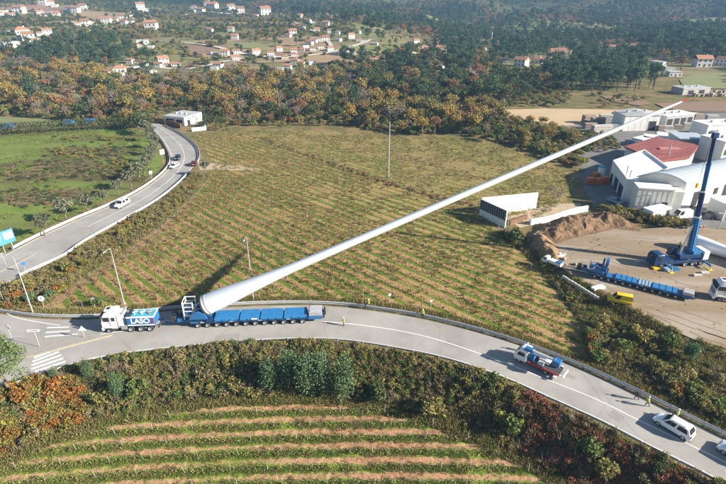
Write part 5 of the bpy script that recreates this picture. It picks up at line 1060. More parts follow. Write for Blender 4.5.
# ------------------------------------------------------------------ vehicles
M['carwhite'] = mat('white_car_paint', (.80,.80,.80), .22, 0, spec=.6); M['cardark'] = mat('dark_car_paint', (.03,.035,.05), .25, 0, spec=.6); M['carred'] = mat('dark_red_car_paint', (.10,.015,.015), .25, 0, spec=.6); M['carblue'] = mat('pale_blue_car_paint', (.25,.35,.45), .25)
M['plastic'] = mat('black_plastic', (.035,.035,.037), .6); M['hose'] = mat('black_hose', (.03,.03,.03), .5)
def wheel(parent, x, y, r, w, name='wheel', z=None):
    o = link(name, WHEELS.setdefault((round(r, 3), round(w, 3)), make_wheel(r, w)), parent); o.location = (x, y, r if z is None else z)
    rim = link('rim', RIMS[(round(r, 3), round(w, 3))], o)
    if y > 0: o.rotation_euler = (0, 0, math.pi)
    return o
WHEELS, RIMS = {}, {}
def make_wheel(r, w):
    key = (round(r, 3), round(w, 3))
    if key in WHEELS: return WHEELS[key]
    def ring(prof, m, nm):
        n = 18; k = len(prof); vs = [(rr*math.cos(2*math.pi*i/n), yy, rr*math.sin(2*math.pi*i/n)) for i in range(n) for rr, yy in prof]
        fs = [(i*k+j, ((i+1) % n)*k+j, ((i+1) % n)*k+(j+1) % k, i*k+(j+1) % k) for i in range(n) for j in range(k)]
        me = MB().add(vs, fs).mesh(nm, m); shade(me, 50); return me
    t = ring([(r*.62,-w/2),(r*.9,-w/2),(r,-w*.36),(r,w*.36),(r*.9,w/2),(r*.62,w/2)], M['black'], 'tyre')
    RIMS[key] = ring([(.02,-w*.30),(r*.2,-w*.34),(r*.3,-w*.22),(r*.56,-w*.26),(r*.64,-w*.5),(r*.64,w*.3),(.02,w*.3)], M['chrome'], 'rim'); return t
def loft(secs, m, mats, name, parent, bevel=.04, closed=True):
    """body from cross sections (x, [(y, z), ...] half outline from bottom centre side up); mirrored"""
    b = MB(); k = len(secs[0][1]); vs = []
    for x, o in secs: vs += [(x, -y, z) for y, z in o] + [(x, y, z) for y, z in o[::-1]]
    n = 2*k; fs = [(i*n+j, i*n+(j+1) % n, (i+1)*n+(j+1) % n, (i+1)*n+j) for i in range(len(secs)-1) for j in range(n)]
    fs += [tuple(range(n-1, -1, -1)), tuple((len(secs)-1)*n + j for j in range(n))]
    b.add(vs, fs, m); me = b.mesh(name, mats)
    bm = bmesh.new(); bm.from_mesh(me); bmesh.ops.recalc_face_normals(bm, faces=bm.faces); bm.to_mesh(me); bm.free()
    o = link(name, me, parent)
    if bevel: bv = o.modifiers.new('bevel', 'BEVEL'); bv.width = bevel; bv.segments = 2; bv.angle_limit = R(25)
    shade(me, 50); return o
def car(label, paint, loc, rz, kind='suv', cat='car', name='parked_car', group=None):
    o = thing(name, label, cat, loc, rz, group)
    L, Wd, Ht, belt = dict(suv=(4.65,1.88,1.76,1.10), hatch=(4.1,1.74,1.46,.92), estate=(4.6,1.8,1.48,.92), van=(5.2,2.0,2.35,1.25))[kind]
    hl, hw_ = L/2, Wd/2; nose = belt - .12
    def sec(x, top, wf=1., bot=.28): return (x, [(hw_*wf*.86, bot), (hw_*wf, bot+.16), (hw_*wf, top-.28), (hw_*wf*.93, top-.05), (hw_*wf*.80, top)])
    if kind == 'van': S = [sec(hl, .62, .84), sec(hl-.08, .92, .93), sec(hl-.75, 1.12, 1), sec(hl-1.1, belt, 1), sec(-hl+.1, belt, 1), sec(-hl, belt-.02, .97)]
    else: S = [sec(hl, .60, .78, .34), sec(hl-.12, .74, .90), sec(hl-.5, nose-.06, .98), sec(hl-1.25, belt-.02, 1), sec(.2, belt, 1), sec(-hl+.5, belt+.02, 1), sec(-hl+.08, belt-.02, .94), sec(-hl, belt-.3, .88, .36)]
    loft(S, 0, M[paint], 'body', o, .035)
    # greenhouse: pillars and roof in paint, glass panels proud of it
    if kind == 'van': xw0, xw1, xr1, xr0 = hl-1.0, hl-1.75, -hl+.12, -hl+.04
    elif kind == 'suv': xw0, xw1, xr1, xr0 = hl-1.08, hl-1.8, -hl+.55, -hl+.16
    else: xw0, xw1, xr1, xr0 = hl-1.0, hl-1.7, -hl+.75, -hl+.2
    yb, yt = hw_*.93, hw_*.76
    b = MB(); z0 = belt - .04
    vs = [(xw0,-yb,z0),(xw0,yb,z0),(xr0,yb,z0),(xr0,-yb,z0),(xw1,-yt,Ht-.05),(xw1,yt,Ht-.05),(xr1,yt,Ht-.04),(xr1,-yt,Ht-.04),(xw1-.25,-yt*.9,Ht),(xw1-.25,yt*.9,Ht),(xr1+.2,yt*.9,Ht),(xr1+.2,-yt*.9,Ht)]
    b.add(vs, [(0,4,5,1),(1,5,6,2),(2,6,7,3),(3,7,4,0),(4,8,9,5),(5,9,10,6),(6,10,11,7),(7,11,8,4),(8,11,10,9)][0:8] + [(8,9,10,11)]); me_o = b.build('roof', M[paint], o); bm = bmesh.new(); bm.from_mesh(me_o.data); bmesh.ops.recalc_face_normals(bm, faces=bm.faces); bm.to_mesh(me_o.data); bm.free(); shade(me_o.data, 35)
    V = [Vector(v) for v in vs]
    def pane(q, ins, name='window', push=.018):
        c = sum(q, Vector())/4; nn = (q[1]-q[0]).cross(q[2]-q[0]).normalized(); nn = nn if nn.dot(c - Vector((0,0,.9))) > 0 else -nn
        q2 = [c + (p - c)*ins for p in q]; b = MB(); b.add([p + nn*push for p in q2] + [p - nn*.02 for p in q2], [(0,1,2,3),(0,4,5,1),(1,5,6,2),(2,6,7,3),(3,7,4,0)]); p_ = b.build(name, M['glass'], o)
        bm = bmesh.new(); bm.from_mesh(p_.data); bmesh.ops.recalc_face_normals(bm, faces=bm.faces); bm.to_mesh(p_.data); bm.free()
    pane([V[0], V[1], V[5], V[4]], .9, 'windscreen'); 
    if kind != 'van': pane([V[2], V[3], V[7], V[6]], .85, 'rear_window')
    for s_ in (-1, 1):
        a_, b_, c_, d_ = (V[0], V[3], V[7], V[4]) if s_ < 0 else (V[1], V[2], V[6], V[5])
        for t0, t1 in (((.03,.34),) if kind == 'van' else ((.05,.46),(.50,.93))): pane([a_.lerp(b_, t0), a_.lerp(b_, t1), d_.lerp(c_, t1), d_.lerp(c_, t0)], .88)
        MB().box(xw0-.35, xw0-.18, s_*hw_*1.08-.09, s_*hw_*1.08+.09, belt+.0, belt+.18).build('mirror', M[paint], o, bevel=.03)
        hx = hl - (.2 if kind != 'van' else .12); MB().box(hx-.16, hx+.03, s_*hw_*.66-.2, s_*hw_*.66+.2, .66, .80).build('headlight', M['lens'], o, bevel=.03)
        MB().box(-hl-.01, -hl+.12, s_*hw_*.78-.10, s_*hw_*.78+.10, belt-.36, belt-.02).build('tail_light', M['redlens'], o, bevel=.02)
        for xx in (hl-.85, -hl+.85): wheel(o, xx, s_*(hw_-.10), .35 if kind in ('suv','van') else .32, .24)
        MB().box(-hl+1.25, hl-1.3, s_*hw_*.97-.03, s_*hw_*.97+.03, .25, .40).build('sill', M['plastic'], o)
        if kind == 'suv': MB().tube([(xw1-.3, s_*yt*.82, Ht+.05), (xr1+.35, s_*yt*.82, Ht+.05)], .025, 5).build('roof_rail', M['black'], o)
    MB().box(hl-.05, hl+.015, -hw_*.42, hw_*.42, .50, .64).build('grille', M['plastic'], o); MB().box(hl-.22, hl-.02, -hw_*.74, hw_*.74, .24, .40).build('front_bumper', M['plastic'], o); MB().box(-hl+.0, -hl+.2, -hw_*.84, hw_*.84, .26, .46).build('rear_bumper', M['plastic'], o)
    MB().box(-hl-.012, -hl-.002, -.26, .26, .62, .74).build('number_plate', M['white'], o)
    if kind == 'van':
        for t in (.45, .72): MB().box(-hl+.15+t*3-.012, -hl+.15+t*3+.012, -hw_-.004, -hw_+.01, .5, 1.2).build('door_seam', M['plastic'], o)
    return o
def head(p0, p1):
    a, b_ = G(*p0), G(*p1); return math.atan2(b_[1]-a[1], b_[0]-a[0])
def lettering(text, size, m, parent, loc, rot, ext=.012, name='lettering'):
    c = bpy.data.curves.new(name, 'FONT'); c.body = text; c.size = size; c.extrude = ext; c.align_x = 'CENTER'; c.align_y = 'CENTER'; c.offset = .03
    t = bpy.data.objects.new(name, c); C.objects.link(t); dg = bpy.context.evaluated_depsgraph_get(); me = bpy.data.meshes.new_from_object(t.evaluated_get(dg)); bpy.data.objects.remove(t); me.materials.clear(); me.materials.append(m)
    o = link(name, me, parent); o.location = loc; o.rotation_euler = rot; o['kind'] = 'stuff'; return o
# cars on the roads
hm_ = head((690,434), (654,413))
x_, y_ = G(672.5, 429.5); car('white SUV parked in the lane behind the walking pair', 'carwhite', (x_, y_, .03), hm_, 'suv')
x_, y_ = G(739, 459); car('white car cut off by the right edge of the picture, behind the SUV', 'carwhite', (x_, y_, .03), hm_, 'suv')
hs_ = head((135,198),(112,211)); x_, y_ = G(122.5, 206.0); car('white SUV on the side road next to the meadow, nearest of the cars there', 'carwhite', (x_, y_, .04), hs_, 'suv', name='moving_car')
x_, y_ = G(174.5, 167.5); car('white hatchback driving round the bend of the side road', 'carwhite', (x_, y_, .04), R(-100), 'hatch', name='moving_car')
x_, y_ = G(178.0, 159.3); car('dark blue car behind the white hatchback in the bend', 'cardark', (x_, y_, .04), R(-80), 'hatch', name='moving_car')
x_, y_ = G(194.5, 165); car('dark red car on the outer side of the bend by the guard rail', 'carred', (x_, y_, .04), R(100), 'hatch', name='moving_car')
x_, y_ = G(680, 218.5); car('white delivery van parked in front of the barrel roofed hall', 'carwhite', (x_, y_, .03), R(190), 'van', 'van', 'delivery_van')
x_, y_ = G(614.5, 203); car('pale blue car parked beside the left wall of the wing', 'carblue', (x_, y_, .03), R(-60), 'hatch')
x_, y_ = G(704, 218.5); car('dark pickup sized car parked right of the delivery van', 'cardark', (x_, y_, .03), R(185), 'suv')
x_, y_ = G(619, 302.5, YARD_Z); yv_ = car('yellow van parked alone in the yard below the long trailer', 'yellow', (x_, y_, YARD_Z+.03), R(158), 'van', 'van', 'yellow_van'); yv_.scale = (.76,)*3
# ------------------------------------------------------------------ heavy tractor truck
M['grille'] = mat('dark_grille', (.06,.06,.065), .5)
def tractor(label, loc, rz, ballast=True):
    o = thing('tractor_truck', label, 'truck', loc, rz)
    # x forward, cab front at x=4.6
    MB().box(-4.3, 4.2, -.45, .45, .62, .98).build('chassis', M['grey'], o, bevel=.03)
    sec = lambda x, z1, y=1.25: (x, [(y*.96, .75), (y, .95), (y, 2.2), (y*.97, z1-.25), (y*.86, z1)])
    loft([sec(4.55, 2.15, 1.2), sec(4.50, 2.30), sec(4.22, 3.25, 1.24), sec(3.9, 3.62, 1.2), sec(3.3, 3.80, 1.2), sec(2.15, 3.80, 1.2), sec(2.1, 3.75, 1.2)], 0, M['carwhite'], 'cab', o, .06)
    b = MB(); b.add([(4.535,-1.06,2.28),(4.535,1.06,2.28),(4.27,1.0,3.12),(4.27,-1.0,3.12),(4.50,-1.06,2.28),(4.50,1.06,2.28),(4.2,1.0,3.12),(4.2,-1.0,3.12)], [(0,1,2,3),(4,7,6,5),(0,4,5,1),(1,5,6,2),(2,6,7,3),(3,7,4,0)]); b.build('windscreen', M['glass'], o)
    MB().box(4.15, 4.75, -1.12, 1.12, 3.13, 3.20, 0, (0,.1,0)).build('sun_visor', M['plastic'], o); MB().box(4.53, 4.62, -.95, .95, 1.2, 2.05).build('grille', M['grille'], o, bevel=.02)
    for k in range(5): MB().box(4.622, 4.65, -.9, .9, 1.28+.16*k, 1.33+.16*k).build('grille_bar', M['galv'], o)
    MB().box(4.35, 4.72, -1.24, 1.24, .42, .98).build('bumper', M['carwhite'], o, bevel=.06)
    MB().box(2.7, 4.0, -.7, .7, 3.802, 4.0, 0, (.4,.05,.1)).build('air_deflector', M['carwhite'], o, bevel=.05); MB().box(3.1, 3.7, -.35, .35, 4.0, 4.03).build('roof_hatch', M['glass'], o)
    for s_ in (-1, 1):
        MB().box(3.15, 4.12, s_*1.262-.012, s_*1.262+.012, 2.22, 3.0, 0).build('side_window', M['glass'], o); MB().box(2.25, 2.75, s_*1.258-.012, s_*1.258+.012, 2.3, 2.95).build('sleeper_window', M['glass'], o)
        MB().box(3.06, 3.10, s_*1.255-.01, s_*1.255+.01, .95, 3.05).build('door_seam', M['plastic'], o); MB().box(3.3, 3.5, s_*1.28-.02, s_*1.28+.02, 1.95, 2.02).build('door_handle', M['plastic'], o)
        MB().box(4.25, 4.42, s_*1.48-.13, s_*1.48+.13, 2.35, 3.05).build('mirror', M['plastic'], o, bevel=.03); MB().box(4.66, 4.74, s_*.95-.22, s_*.95+.22, .62, .82).build('headlight', M['lens'], o, bevel=.02)
        MB().tube([(3.4, s_*.9, 3.8), (3.4, s_*.9, 4.02)], .09, 8).build('beacon', M['amberlens'], o); MB().box(2.3, 3.9, s_*1.02-.22, s_*1.02+.22, .45, .72).build('step', M['grille'], o)
        MB().box(.55, 1.55, s_*1.0-.30, s_*1.0+.30, .55, 1.35).build('fuel_tank', M['chrome'], o, bevel=.08)
        MB().box(2.9, 4.1, s_*1.2-.12, s_*1.2+.12, .98, 1.18).build('mudguard', M['carwhite'], o)
        for xx in (3.5, .05, -1.55, -3.05): wheel(o, xx, s_*1.05, .54, .42)
    # rack and tower behind the cab
    MB().box(.75, 2.0, -1.22, 1.22, .98, 1.2).build('deck', M['grey'], o); MB().box(1.1, 1.95, -1.2, 1.2, 1.202, 3.35).build('equipment_tower', M['carwhite'], o, bevel=.06); MB().box(1.2, 1.85, -1.215, -1.202, 1.7, 3.0).build('radiator_grille', M['grille'], o)
    for s_ in (-.7, .7): MB().tube([(.95, s_, 1.2), (.95, s_, 3.9)], .10, 8).build('exhaust_stack', M['chrome'], o)
    MB().tube([(.95,-1.2,3.5),(.95,1.2,3.5)], .05, 6).build('light_bar', M['galv'], o); MB().box(.72,.84,-1.25,1.25,1.9,2.0).build('rack_rail', M['blue'], o)
    if ballast:
        bb = MB(); bb.box(-4.0, .45, -1.27, 1.27, 1.15, 2.75).build('ballast_box', M['blue'], o, bevel=.05)
        MB().box(-4.02, .47, -1.28, 1.28, 2.752, 2.82).build('box_rim', M['white'], o)
        for s_ in (-1, 1):
            MB().box(-3.95, .40, s_*1.28-.008, s_*1.28+.008, 1.28, 1.48).build('white_stripe', M['white'], o)
            lettering('LASO', 1.28, M['white'], o, (-1.75, s_*1.285, 2.12), (math.pi/2, 0, 0 if s_ < 0 else math.pi))
            MB().box(-3.98, -3.75, s_*1.285-.008, s_*1.285+.008, 1.6, 2.6).build('red_panel', M['red'], o)
        MB().box(-3.9, -.2, -.95, .95, 2.82, 2.95).build('tarpaulin', M['teal'], o, bevel=.05)
        for k in range(3): MB().tube([(-3.3+1.2*k,-.5,2.95),(-2.7+1.2*k,.1,3.08),(-3.2+1.2*k,.5,2.97)], .10, 6).build('coiled_strap', M['orange' if k == 0 else 'carwhite'], o)
        MB().box(-.1,.4,-1.0,1.0,2.82,3.15).build('tool_box', M['cardark'], o); MB().box(-4.55,-4.3,-1.1,1.1,.6,.95).build('rear_beam', M['grille'], o); MB().tube([(-4.55,0,.85),(-5.2,0,.85)], .09, 6).build('tow_hitch', M['grille'], o)
    else:
        MB().box(-3.6, -.8, -.5, .5, 1.0, 1.12).build('fifth_wheel', M['grille'], o)
    return o
pf, pr = G(113.2, 332.6), G(148.5, 331.4); ht_ = math.atan2(pf[1]-pr[1], pf[0]-pr[0]); nn = (math.sin(ht_), -math.cos(ht_))
c_ = ((pf[0]+pr[0])/2 - 0, (pf[1]+pr[1])/2); far_n = (-math.sin(ht_)*-1, 0)
perp = Vector((-(pr[1]-pf[1]), pr[0]-pf[0])).normalized(); wm = Vector(c_) + perp*1.15
ux = Vector((math.cos(ht_), math.sin(ht_))); ctr_t = wm - ux*.2
tractor('white four axle tractor truck with blue LASO ballast box heading the convoy'.replace('LASO ', ''), (ctr_t.x, ctr_t.y, .03), ht_)
x_, y_ = G(739, 301, YARD_Z); tractor('white tractor truck without ballast at the right edge of the yard', (x_, y_, YARD_Z+.03), R(165), False)
# ------------------------------------------------------------------ modular blade trailers
def trailer(label, cat, loc, rz, lifter=True):
    """axle k sits at x = 1.58 k; the drawbar end is at negative x"""
    o = thing('blade_trailer', label, cat, loc, rz); Lx = 11*1.58
    MB().box(-1.2, Lx+.9, -1.2, 1.2, .82, 1.22).build('platform', M['blue'], o, bevel=.04); MB().box(-1.0, Lx+.7, -.35, .35, .55, .82).build('spine_beam', M['blued'], o)
    for k in range(12):
        for s_ in (-1, 1):
            wheel(o, 1.58*k, s_*1.14, .46, .36); MB().box(1.58*k-.16, 1.58*k+.16, s_*.72-.14, s_*.72+.14, .30, .84).build('axle_arm', M['grey'], o)
        MB().box(1.58*k+.50, 1.58*k+1.08, -1.36, -1.202, .98, 1.18).build('side_locker', M['blued' if k % 3 else 'grey'], o)
    MB().box(Lx+1.0, Lx+3.4, -1.25, 1.25, .75, 1.35).build('rear_deck', M['blue'], o, bevel=.04); MB().box(Lx+1.1, Lx+3.3, -1.15, 1.15, 1.352, 2.05).build('power_pack', M['grey'], o, bevel=.06)
    for s_ in (-.6, .6): MB().box(Lx+1.3, Lx+3.1, s_-.35, s_+.35, 2.052, 2.10).build('vent_grille', M['galv'], o)
    MB().box(Lx+3.4, Lx+3.75, -1.1, 1.1, .9, 1.1).build('rear_bumper', M['black'], o); MB().box(Lx+3.6, Lx+3.95, .2, .7, .6, 1.9).build('control_box', M['plastic'], o)
    for s_ in (-1, 1): MB().box(Lx+3.4, Lx+3.5, s_*1.0-.12, s_*1.0+.12, 1.12, 1.32).build('tail_light', M['redlens'], o)
    xs = [(2.75,6.75),(6.92,10.2),(10.36,14.1),(14.26,18.15)] if lifter else [(4.2,9.0),(9.2,12.0),(12.2,17.6)]
    for k, (x0, x1) in enumerate(xs):
        h = 1.62 if lifter else 1.5; mm = 'bluel' if lifter or k != 1 else 'carblue'
        MB().box(x0, x1, -1.42, 1.42, 1.224, h, 0, (.03,.03,.10)).build('cover', M[mm], o, bevel=.06)
        if lifter:
            for q_ in range(int((x1-x0)/1.25)+1): MB().box(x0+.1+q_*1.25, x0+.16+q_*1.25, -1.44, -1.36, 1.26, 1.56).build('seam_strap', M['blued'], o)
            if k == 1: MB().box(x0+2.0, x0+2.95, -1.458, -1.395, 1.34, 1.56).build('white_label', M['white'], o)
        else:
            for q_ in range(4): MB().box(x0+.2+q_*(x1-x0)/4, x0+.3+q_*(x1-x0)/4, -1.38, 1.38, h+.003, h+.05).build('cross_bar', M['blued'], o)
    # drawbar and front machinery
    MB().box(-4.6, -1.2, -.55, .55, .7, 1.15).build('gooseneck', M['blue'], o, bevel=.05); MB().tube([(-4.6,0,.85),(-7.2,0,.8)], .14, 8).build('drawbar', M['galv'], o); MB().tube([(-4.6,-.4,.85),(-6.2,0,.82)], .08, 6).build('drawbar_brace', M['blue'], o)
    MB().box(-4.4, -3.5, -.95, .95, 1.152, 2.1).build('hydraulic_unit', M['plastic'], o, bevel=.05); MB().box(-3.3, -2.2, -1.1, -.2, 1.152, 1.7).build('valve_block', M['blue'], o, bevel=.04); MB().box(-3.2, -2.3, .2, 1.1, 1.152, 1.9).build('oil_tank', M['blued'], o, bevel=.05)
    for k in range(4): MB().tube([(-4.2,-.3+.2*k,1.4),(-3.2,-.35+.25*k,1.95+.1*k),(-2.0,-.3+.2*k,1.3)], .035, 5).build('hose', M['hose'], o)
    MB().tube([(0.4,0,1.22),(0.4,0,1.62)], 1.28, 20).build('turntable', M['blued'], o, smooth_=True)
    MB().box(-1.3, 2.3, -1.45, 1.45, 1.622, 2.0).build('lifter_base', M['blue'], o, bevel=.06)
    for s_ in (-1, 1):
        MB().prof([(-1.2,2.0),(1.9,2.0),(1.5,3.0 if lifter else 2.6),(.5,3.5 if lifter else 2.9),(-.2,3.3 if lifter else 2.8)], s_*1.62-.12, s_*1.62+.12).build('lifter_arm', M['blue'], o, bevel=.04)
        MB().tube([(-1.1, s_*.95, 2.0), (.1, s_*.95, 3.5)], [.16,.10], 8).build('lift_cylinder', M['chrome'], o); MB().box(1.55, 2.55, s_*1.3-.2, s_*1.3+.2, 1.25, 2.2).build('counter_block', M['blued'], o)
    if lifter:
        MB().box(1.9, 2.5, -1.46, -1.452+.1, 1.35, 1.75).build('white_label', M['white'], o)
    # cage ladder
    x0, x1, y0, y1 = (-2.0,-.4,-1.0,1.0) if lifter else (-1.6,-.3,-.9,.9); top = 4.9 if lifter else 3.4
    for xx in (x0, x1):
        for yy in (y0, y1): MB().box(xx-.07, xx+.07, yy-.07, yy+.07, 1.6, top).build('cage_post', M['carwhite' if lifter else 'blue'], o)
    for z_ in np.arange(2.4, top+.05, .8):
        MB().box(x0, x1, y0-.05, y0+.05, z_-.05, z_+.05).build('cage_rail', M['carwhite' if lifter else 'blue'], o); MB().box(x0-.05, x0+.05, y0, y1, z_+.06, z_+.16).build('cage_rail', M['carwhite' if lifter else 'blue'], o); MB().box(x0, x1, y1-.05, y1+.05, z_-.05, z_+.05).build('cage_rail', M['carwhite' if lifter else 'blue'], o)
    MB().box(x0+.1, x1-.1, y0+.1, y1-.1, 2.0, 2.15).build('cage_floor', M['galv'], o); MB().box(x0+.2, x0+.9, y0+.2, y0+1.0, 2.15, 3.1).build('control_cabinet', M['blue'], o)
    return o
A_ = np.array(G(198.5, 327.6)); B_ = np.array(G(302.5, 323.2)); d = (B_-A_)/np.linalg.norm(B_-A_); nrm = np.array([-d[1], d[0]]); ta = math.atan2(d[1], d[0]); T0 = A_ + nrm*1.12
trailer('long blue twelve axle trailer carrying the wind turbine blade on the road', 'trailer', (T0[0], T0[1], .03), ta)
ya, yb = np.array(G(594, 278.5, YARD_Z)), np.array(G(675, 299, YARD_Z)); d2 = (yb-ya)/np.linalg.norm(yb-ya); Y0 = ya + np.array([-d2[1], d2[0]])*1.12; ang2 = math.atan2(d2[1], d2[0])
yt_ = trailer('empty long blue blade trailer with upright ring parked in the dirt yard', 'trailer', (Y0[0], Y0[1], YARD_Z+.03), ang2, False); s_y = np.linalg.norm(yb-ya)/17.4; yt_.scale = (s_y,)*3
def ring_mesh(r, w, t): 
    n = 28; vs = []; 
    for i in range(n):
        a = 2*math.pi*i/n; vs += [(-w/2, r*math.cos(a), r*math.sin(a)), (w/2, r*math.cos(a), r*math.sin(a)), (w/2, (r-t)*math.cos(a), (r-t)*math.sin(a)), (-w/2, (r-t)*math.cos(a), (r-t)*math.sin(a))]
    return MB().add(vs, [(i*4+j, i*4+(j+1) % 4, ((i+1) % n)*4+(j+1) % 4, ((i+1) % n)*4+j) for i in range(n) for j in range(4)])
rg = ring_mesh(1.75, .55, .28).build('root_ring', M['blue'], yt_); rg.location = (2.0, 0, 3.75); shade(rg.data)
rb2 = ring_mesh(1.5, .3, .25).build('clamp_ring', M['blued'], yt_); rb2.location = (1.2, 0, 3.7)
# ------------------------------------------------------------------ the blade
def blade(label, root, tip, camside, scale=1., redtip=True, sections=None):
    root, tip = Vector(root), Vector(tip); ax = (tip-root); L = ax.length; ax.normalize()
    e2 = camside - ax*camside.dot(ax); e2.normalize(); e1 = ax.cross(e2); e1.normalize()   # e2: chord, e1: thickness
    o = thing('wind_turbine_blade', label, 'turbine blade', root)
    S = np.array([0,.01,.03,.06,.10,.15,.20,.27,.35,.45,.55,.65,.75,.85,.93,.97,.986,1.0]); TH = np.interp(S, [0,.03,.06,.12,.2,.35,.5,.7,.85,.95,1], [3.4,3.35,3.15,2.65,2.15,1.75,1.5,1.22,.96,.68,.25])*scale
    CH = np.interp(S, [0,.03,.1,.2,.3,.5,.7,.9,.97,1], [3.4,3.4,3.9,4.3,3.7,2.7,1.9,1.2,.8,.2])*scale; BL = np.interp(S, [0,.04,.2,1], [0,0,1,1]); n = 28; vs = []
    for s_, th_, c_, bl in zip(S, TH, CH, BL):
        for k in range(n):
            a = 2*math.pi*k/n; ca_, sa_ = math.cos(a), math.sin(a); yy = .5*th_*sa_*(1 - bl*.42*(1 - ca_)*.9 if True else 1); xx = .5*c_*ca_ - bl*.18*c_
            vs.append(ax*(s_*L) + e2*xx + e1*yy)
    def part(i0, i1, name, m, capa, capb):
        v = vs[i0*n:(i1+1)*n]; f = [(i*n+k, i*n+(k+1) % n, (i+1)*n+(k+1) % n, (i+1)*n+k) for i in range(i1-i0) for k in range(n)]
        if capa: f.append(tuple(range(n-1, -1, -1)))
        if capb: f.append(tuple((i1-i0)*n+k for k in range(n)))
        p = MB().add(v, f).build(name, m, o); bm = bmesh.new(); bm.from_mesh(p.data); bmesh.ops.recalc_face_normals(bm, faces=bm.faces); bm.to_mesh(p.data); bm.free(); shade(p.data, 35); return p
    bm_ = mat('blade_gelcoat', (.78,.80,.82), .22, 0, (.76,.77,.78), .25, 3, spec=.5)
    part(0, 16, 'shell', bm_, True, False); part(16, 17, 'red_tip' if redtip else 'tip', M['red'] if redtip else bm_, False, True)
    fl = ring_mesh(1.80*scale, .30, .35).build('root_flange', M['grille'], o); fl.rotation_mode = 'QUATERNION'; fl.rotation_quaternion = Vector((1,0,0)).rotation_difference(ax); fl.location = -ax*.12
    fl2 = ring_mesh(1.73*scale, .16, .06).build('root_band', M['galv'], o); fl2.rotation_mode = 'QUATERNION'; fl2.rotation_quaternion = fl.rotation_quaternion; fl2.location = ax*.55
    return o
rt = T0 + np.array(d)*1.55; ROOT = (rt[0], rt[1], 3.75)
TIPZ = 36.5; rx, ry, rz_ = ray(689.5, 98.2); t_ = (TIPZ - CAMH)/rz_; TIP = (rx*t_, ry*t_, TIPZ)
print('blade', ROOT, proj(*ROOT), TIP)
vd = (Vector((0,0,CAMH)) - (Vector(ROOT)+Vector(TIP))/2).normalized()
blade('huge white wind turbine blade with red tip rising over the vineyard', ROOT, TIP, vd)
pl_, pr_ = G(693, 250, YARD_Z), G(790, 282, YARD_Z); yb_ = blade('white blade root lying on the ground behind the crane at the right edge', (pl_[0], pl_[1]+.6, YARD_Z+1.75), (pl_[0] + (pr_[0]-pl_[0])*3.2, pl_[1] + (pr_[1]-pl_[1])*3.2, YARD_Z+1.6), Vector((0,-1,.6)).normalized(), .92)
# ------------------------------------------------------------------ mobile crane in the yard
cx0, cx1 = np.array(G(648, 266, YARD_Z)), np.array(G(703, 262, YARD_Z)); L_ = np.linalg.norm(cx1-cx0); dc = (cx0-cx1)/L_; ac = math.atan2(dc[1], dc[0]); cc = (cx0+cx1)/2
cr = thing('mobile_crane', 'dark blue mobile crane with tall telescopic boom in the yard', 'crane', (cc[0], cc[1], YARD_Z+.03), ac)
MB().box(-5.6, 4.6, -1.3, 1.3, .75, 1.35).build('carrier', M['blued'], cr, bevel=.05); cab_ = loft([(5.9, [(1.15,.6),(1.2,.8),(1.2,1.7),(1.15,2.3),(1.0,2.45)]),(5.5,[(1.25,.6),(1.28,.8),(1.28,1.8),(1.2,2.75),(1.05,2.9)]),(4.0,[(1.25,.7),(1.28,.9),(1.28,1.8),(1.2,2.8),(1.05,2.95)])], 0, M['blued'], 'driver_cab', cr, .05)
MB().box(5.78, 5.94, -1.0, 1.0, 1.65, 2.5).build('windscreen', M['glass'], cr); 
for s_ in (-1, 1):
    MB().box(4.5, 5.3, s_*1.27-.02, s_*1.27+.03, 1.75, 2.55).build('side_window', M['glass'], cr)
    for xx in (4.3, 2.5, -.9, -2.6, -4.4): wheel(cr, xx, s_*1.12, .66, .42)
    for xx in (3.4, -5.0): MB().box(xx-.2, xx+.2, min(s_*1.3, s_*3.2), max(s_*1.3, s_*3.2), .75, 1.05).build('outrigger_beam', M['blue'], cr); MB().tube([(xx, s_*3.1, .05), (xx, s_*3.1, 1.1)], .11, 8).build('outrigger_leg', M['galv'], cr); MB().box(xx-.45, xx+.45, s_*3.1-.45, s_*3.1+.45, -.02, .08).build('outrigger_pad', M['yellow'], cr)
MB().tube([(-1.6,0,1.35),(-1.6,0,1.7)], 1.1, 18).build('slew_ring', M['grille'], cr); MB().box(-4.6, .6, -1.2, 1.2, 1.702, 2.5).build('superstructure', M['blued'], cr, bevel=.05)
MB().box(.1, 1.7, -1.5, -.55, 1.75, 3.3, 0, (0,.4,0)).build('operator_cab', M['blued'], cr, bevel=.06); MB().box(.9, 1.50, -1.53, -.52, 2.3, 3.1).build('cab_glass', M['glass'], cr); MB().box(-5.6, -4.4, -1.4, 1.4, 1.3, 3.1).build('counterweight', M['carwhite'], cr, bevel=.06)
MB().box(-3.9,-2.2,-1.1,1.1,2.502,3.1).build('winch_housing', M['bluel'], cr, bevel=.05); MB().box(1.9, 3.9, -1.2, 1.2, 1.352, 1.75).build('engine_cover', M['blued'], cr, bevel=.05)
BX = -2.3
top_px = (714.5, 135.5); bw = cc + dc*BX
best = min(((abs(proj(bw[0]+dx, bw[1], h+YARD_Z)[0]-top_px[0]) + abs(proj(bw[0]+dx, bw[1], h+YARD_Z)[1]-top_px[1]), h, dx) for h in np.arange(12, 34, .3) for dx in np.arange(-6, 7, .25)))
bh, bdx = best[1], best[2]; print('boom', best)
tl = Vector((math.cos(-ac)*bdx, math.sin(-ac)*bdx, bh)); b0 = Vector((BX, 0, 2.4)); b1 = Vector((BX, 0, 0)) + tl
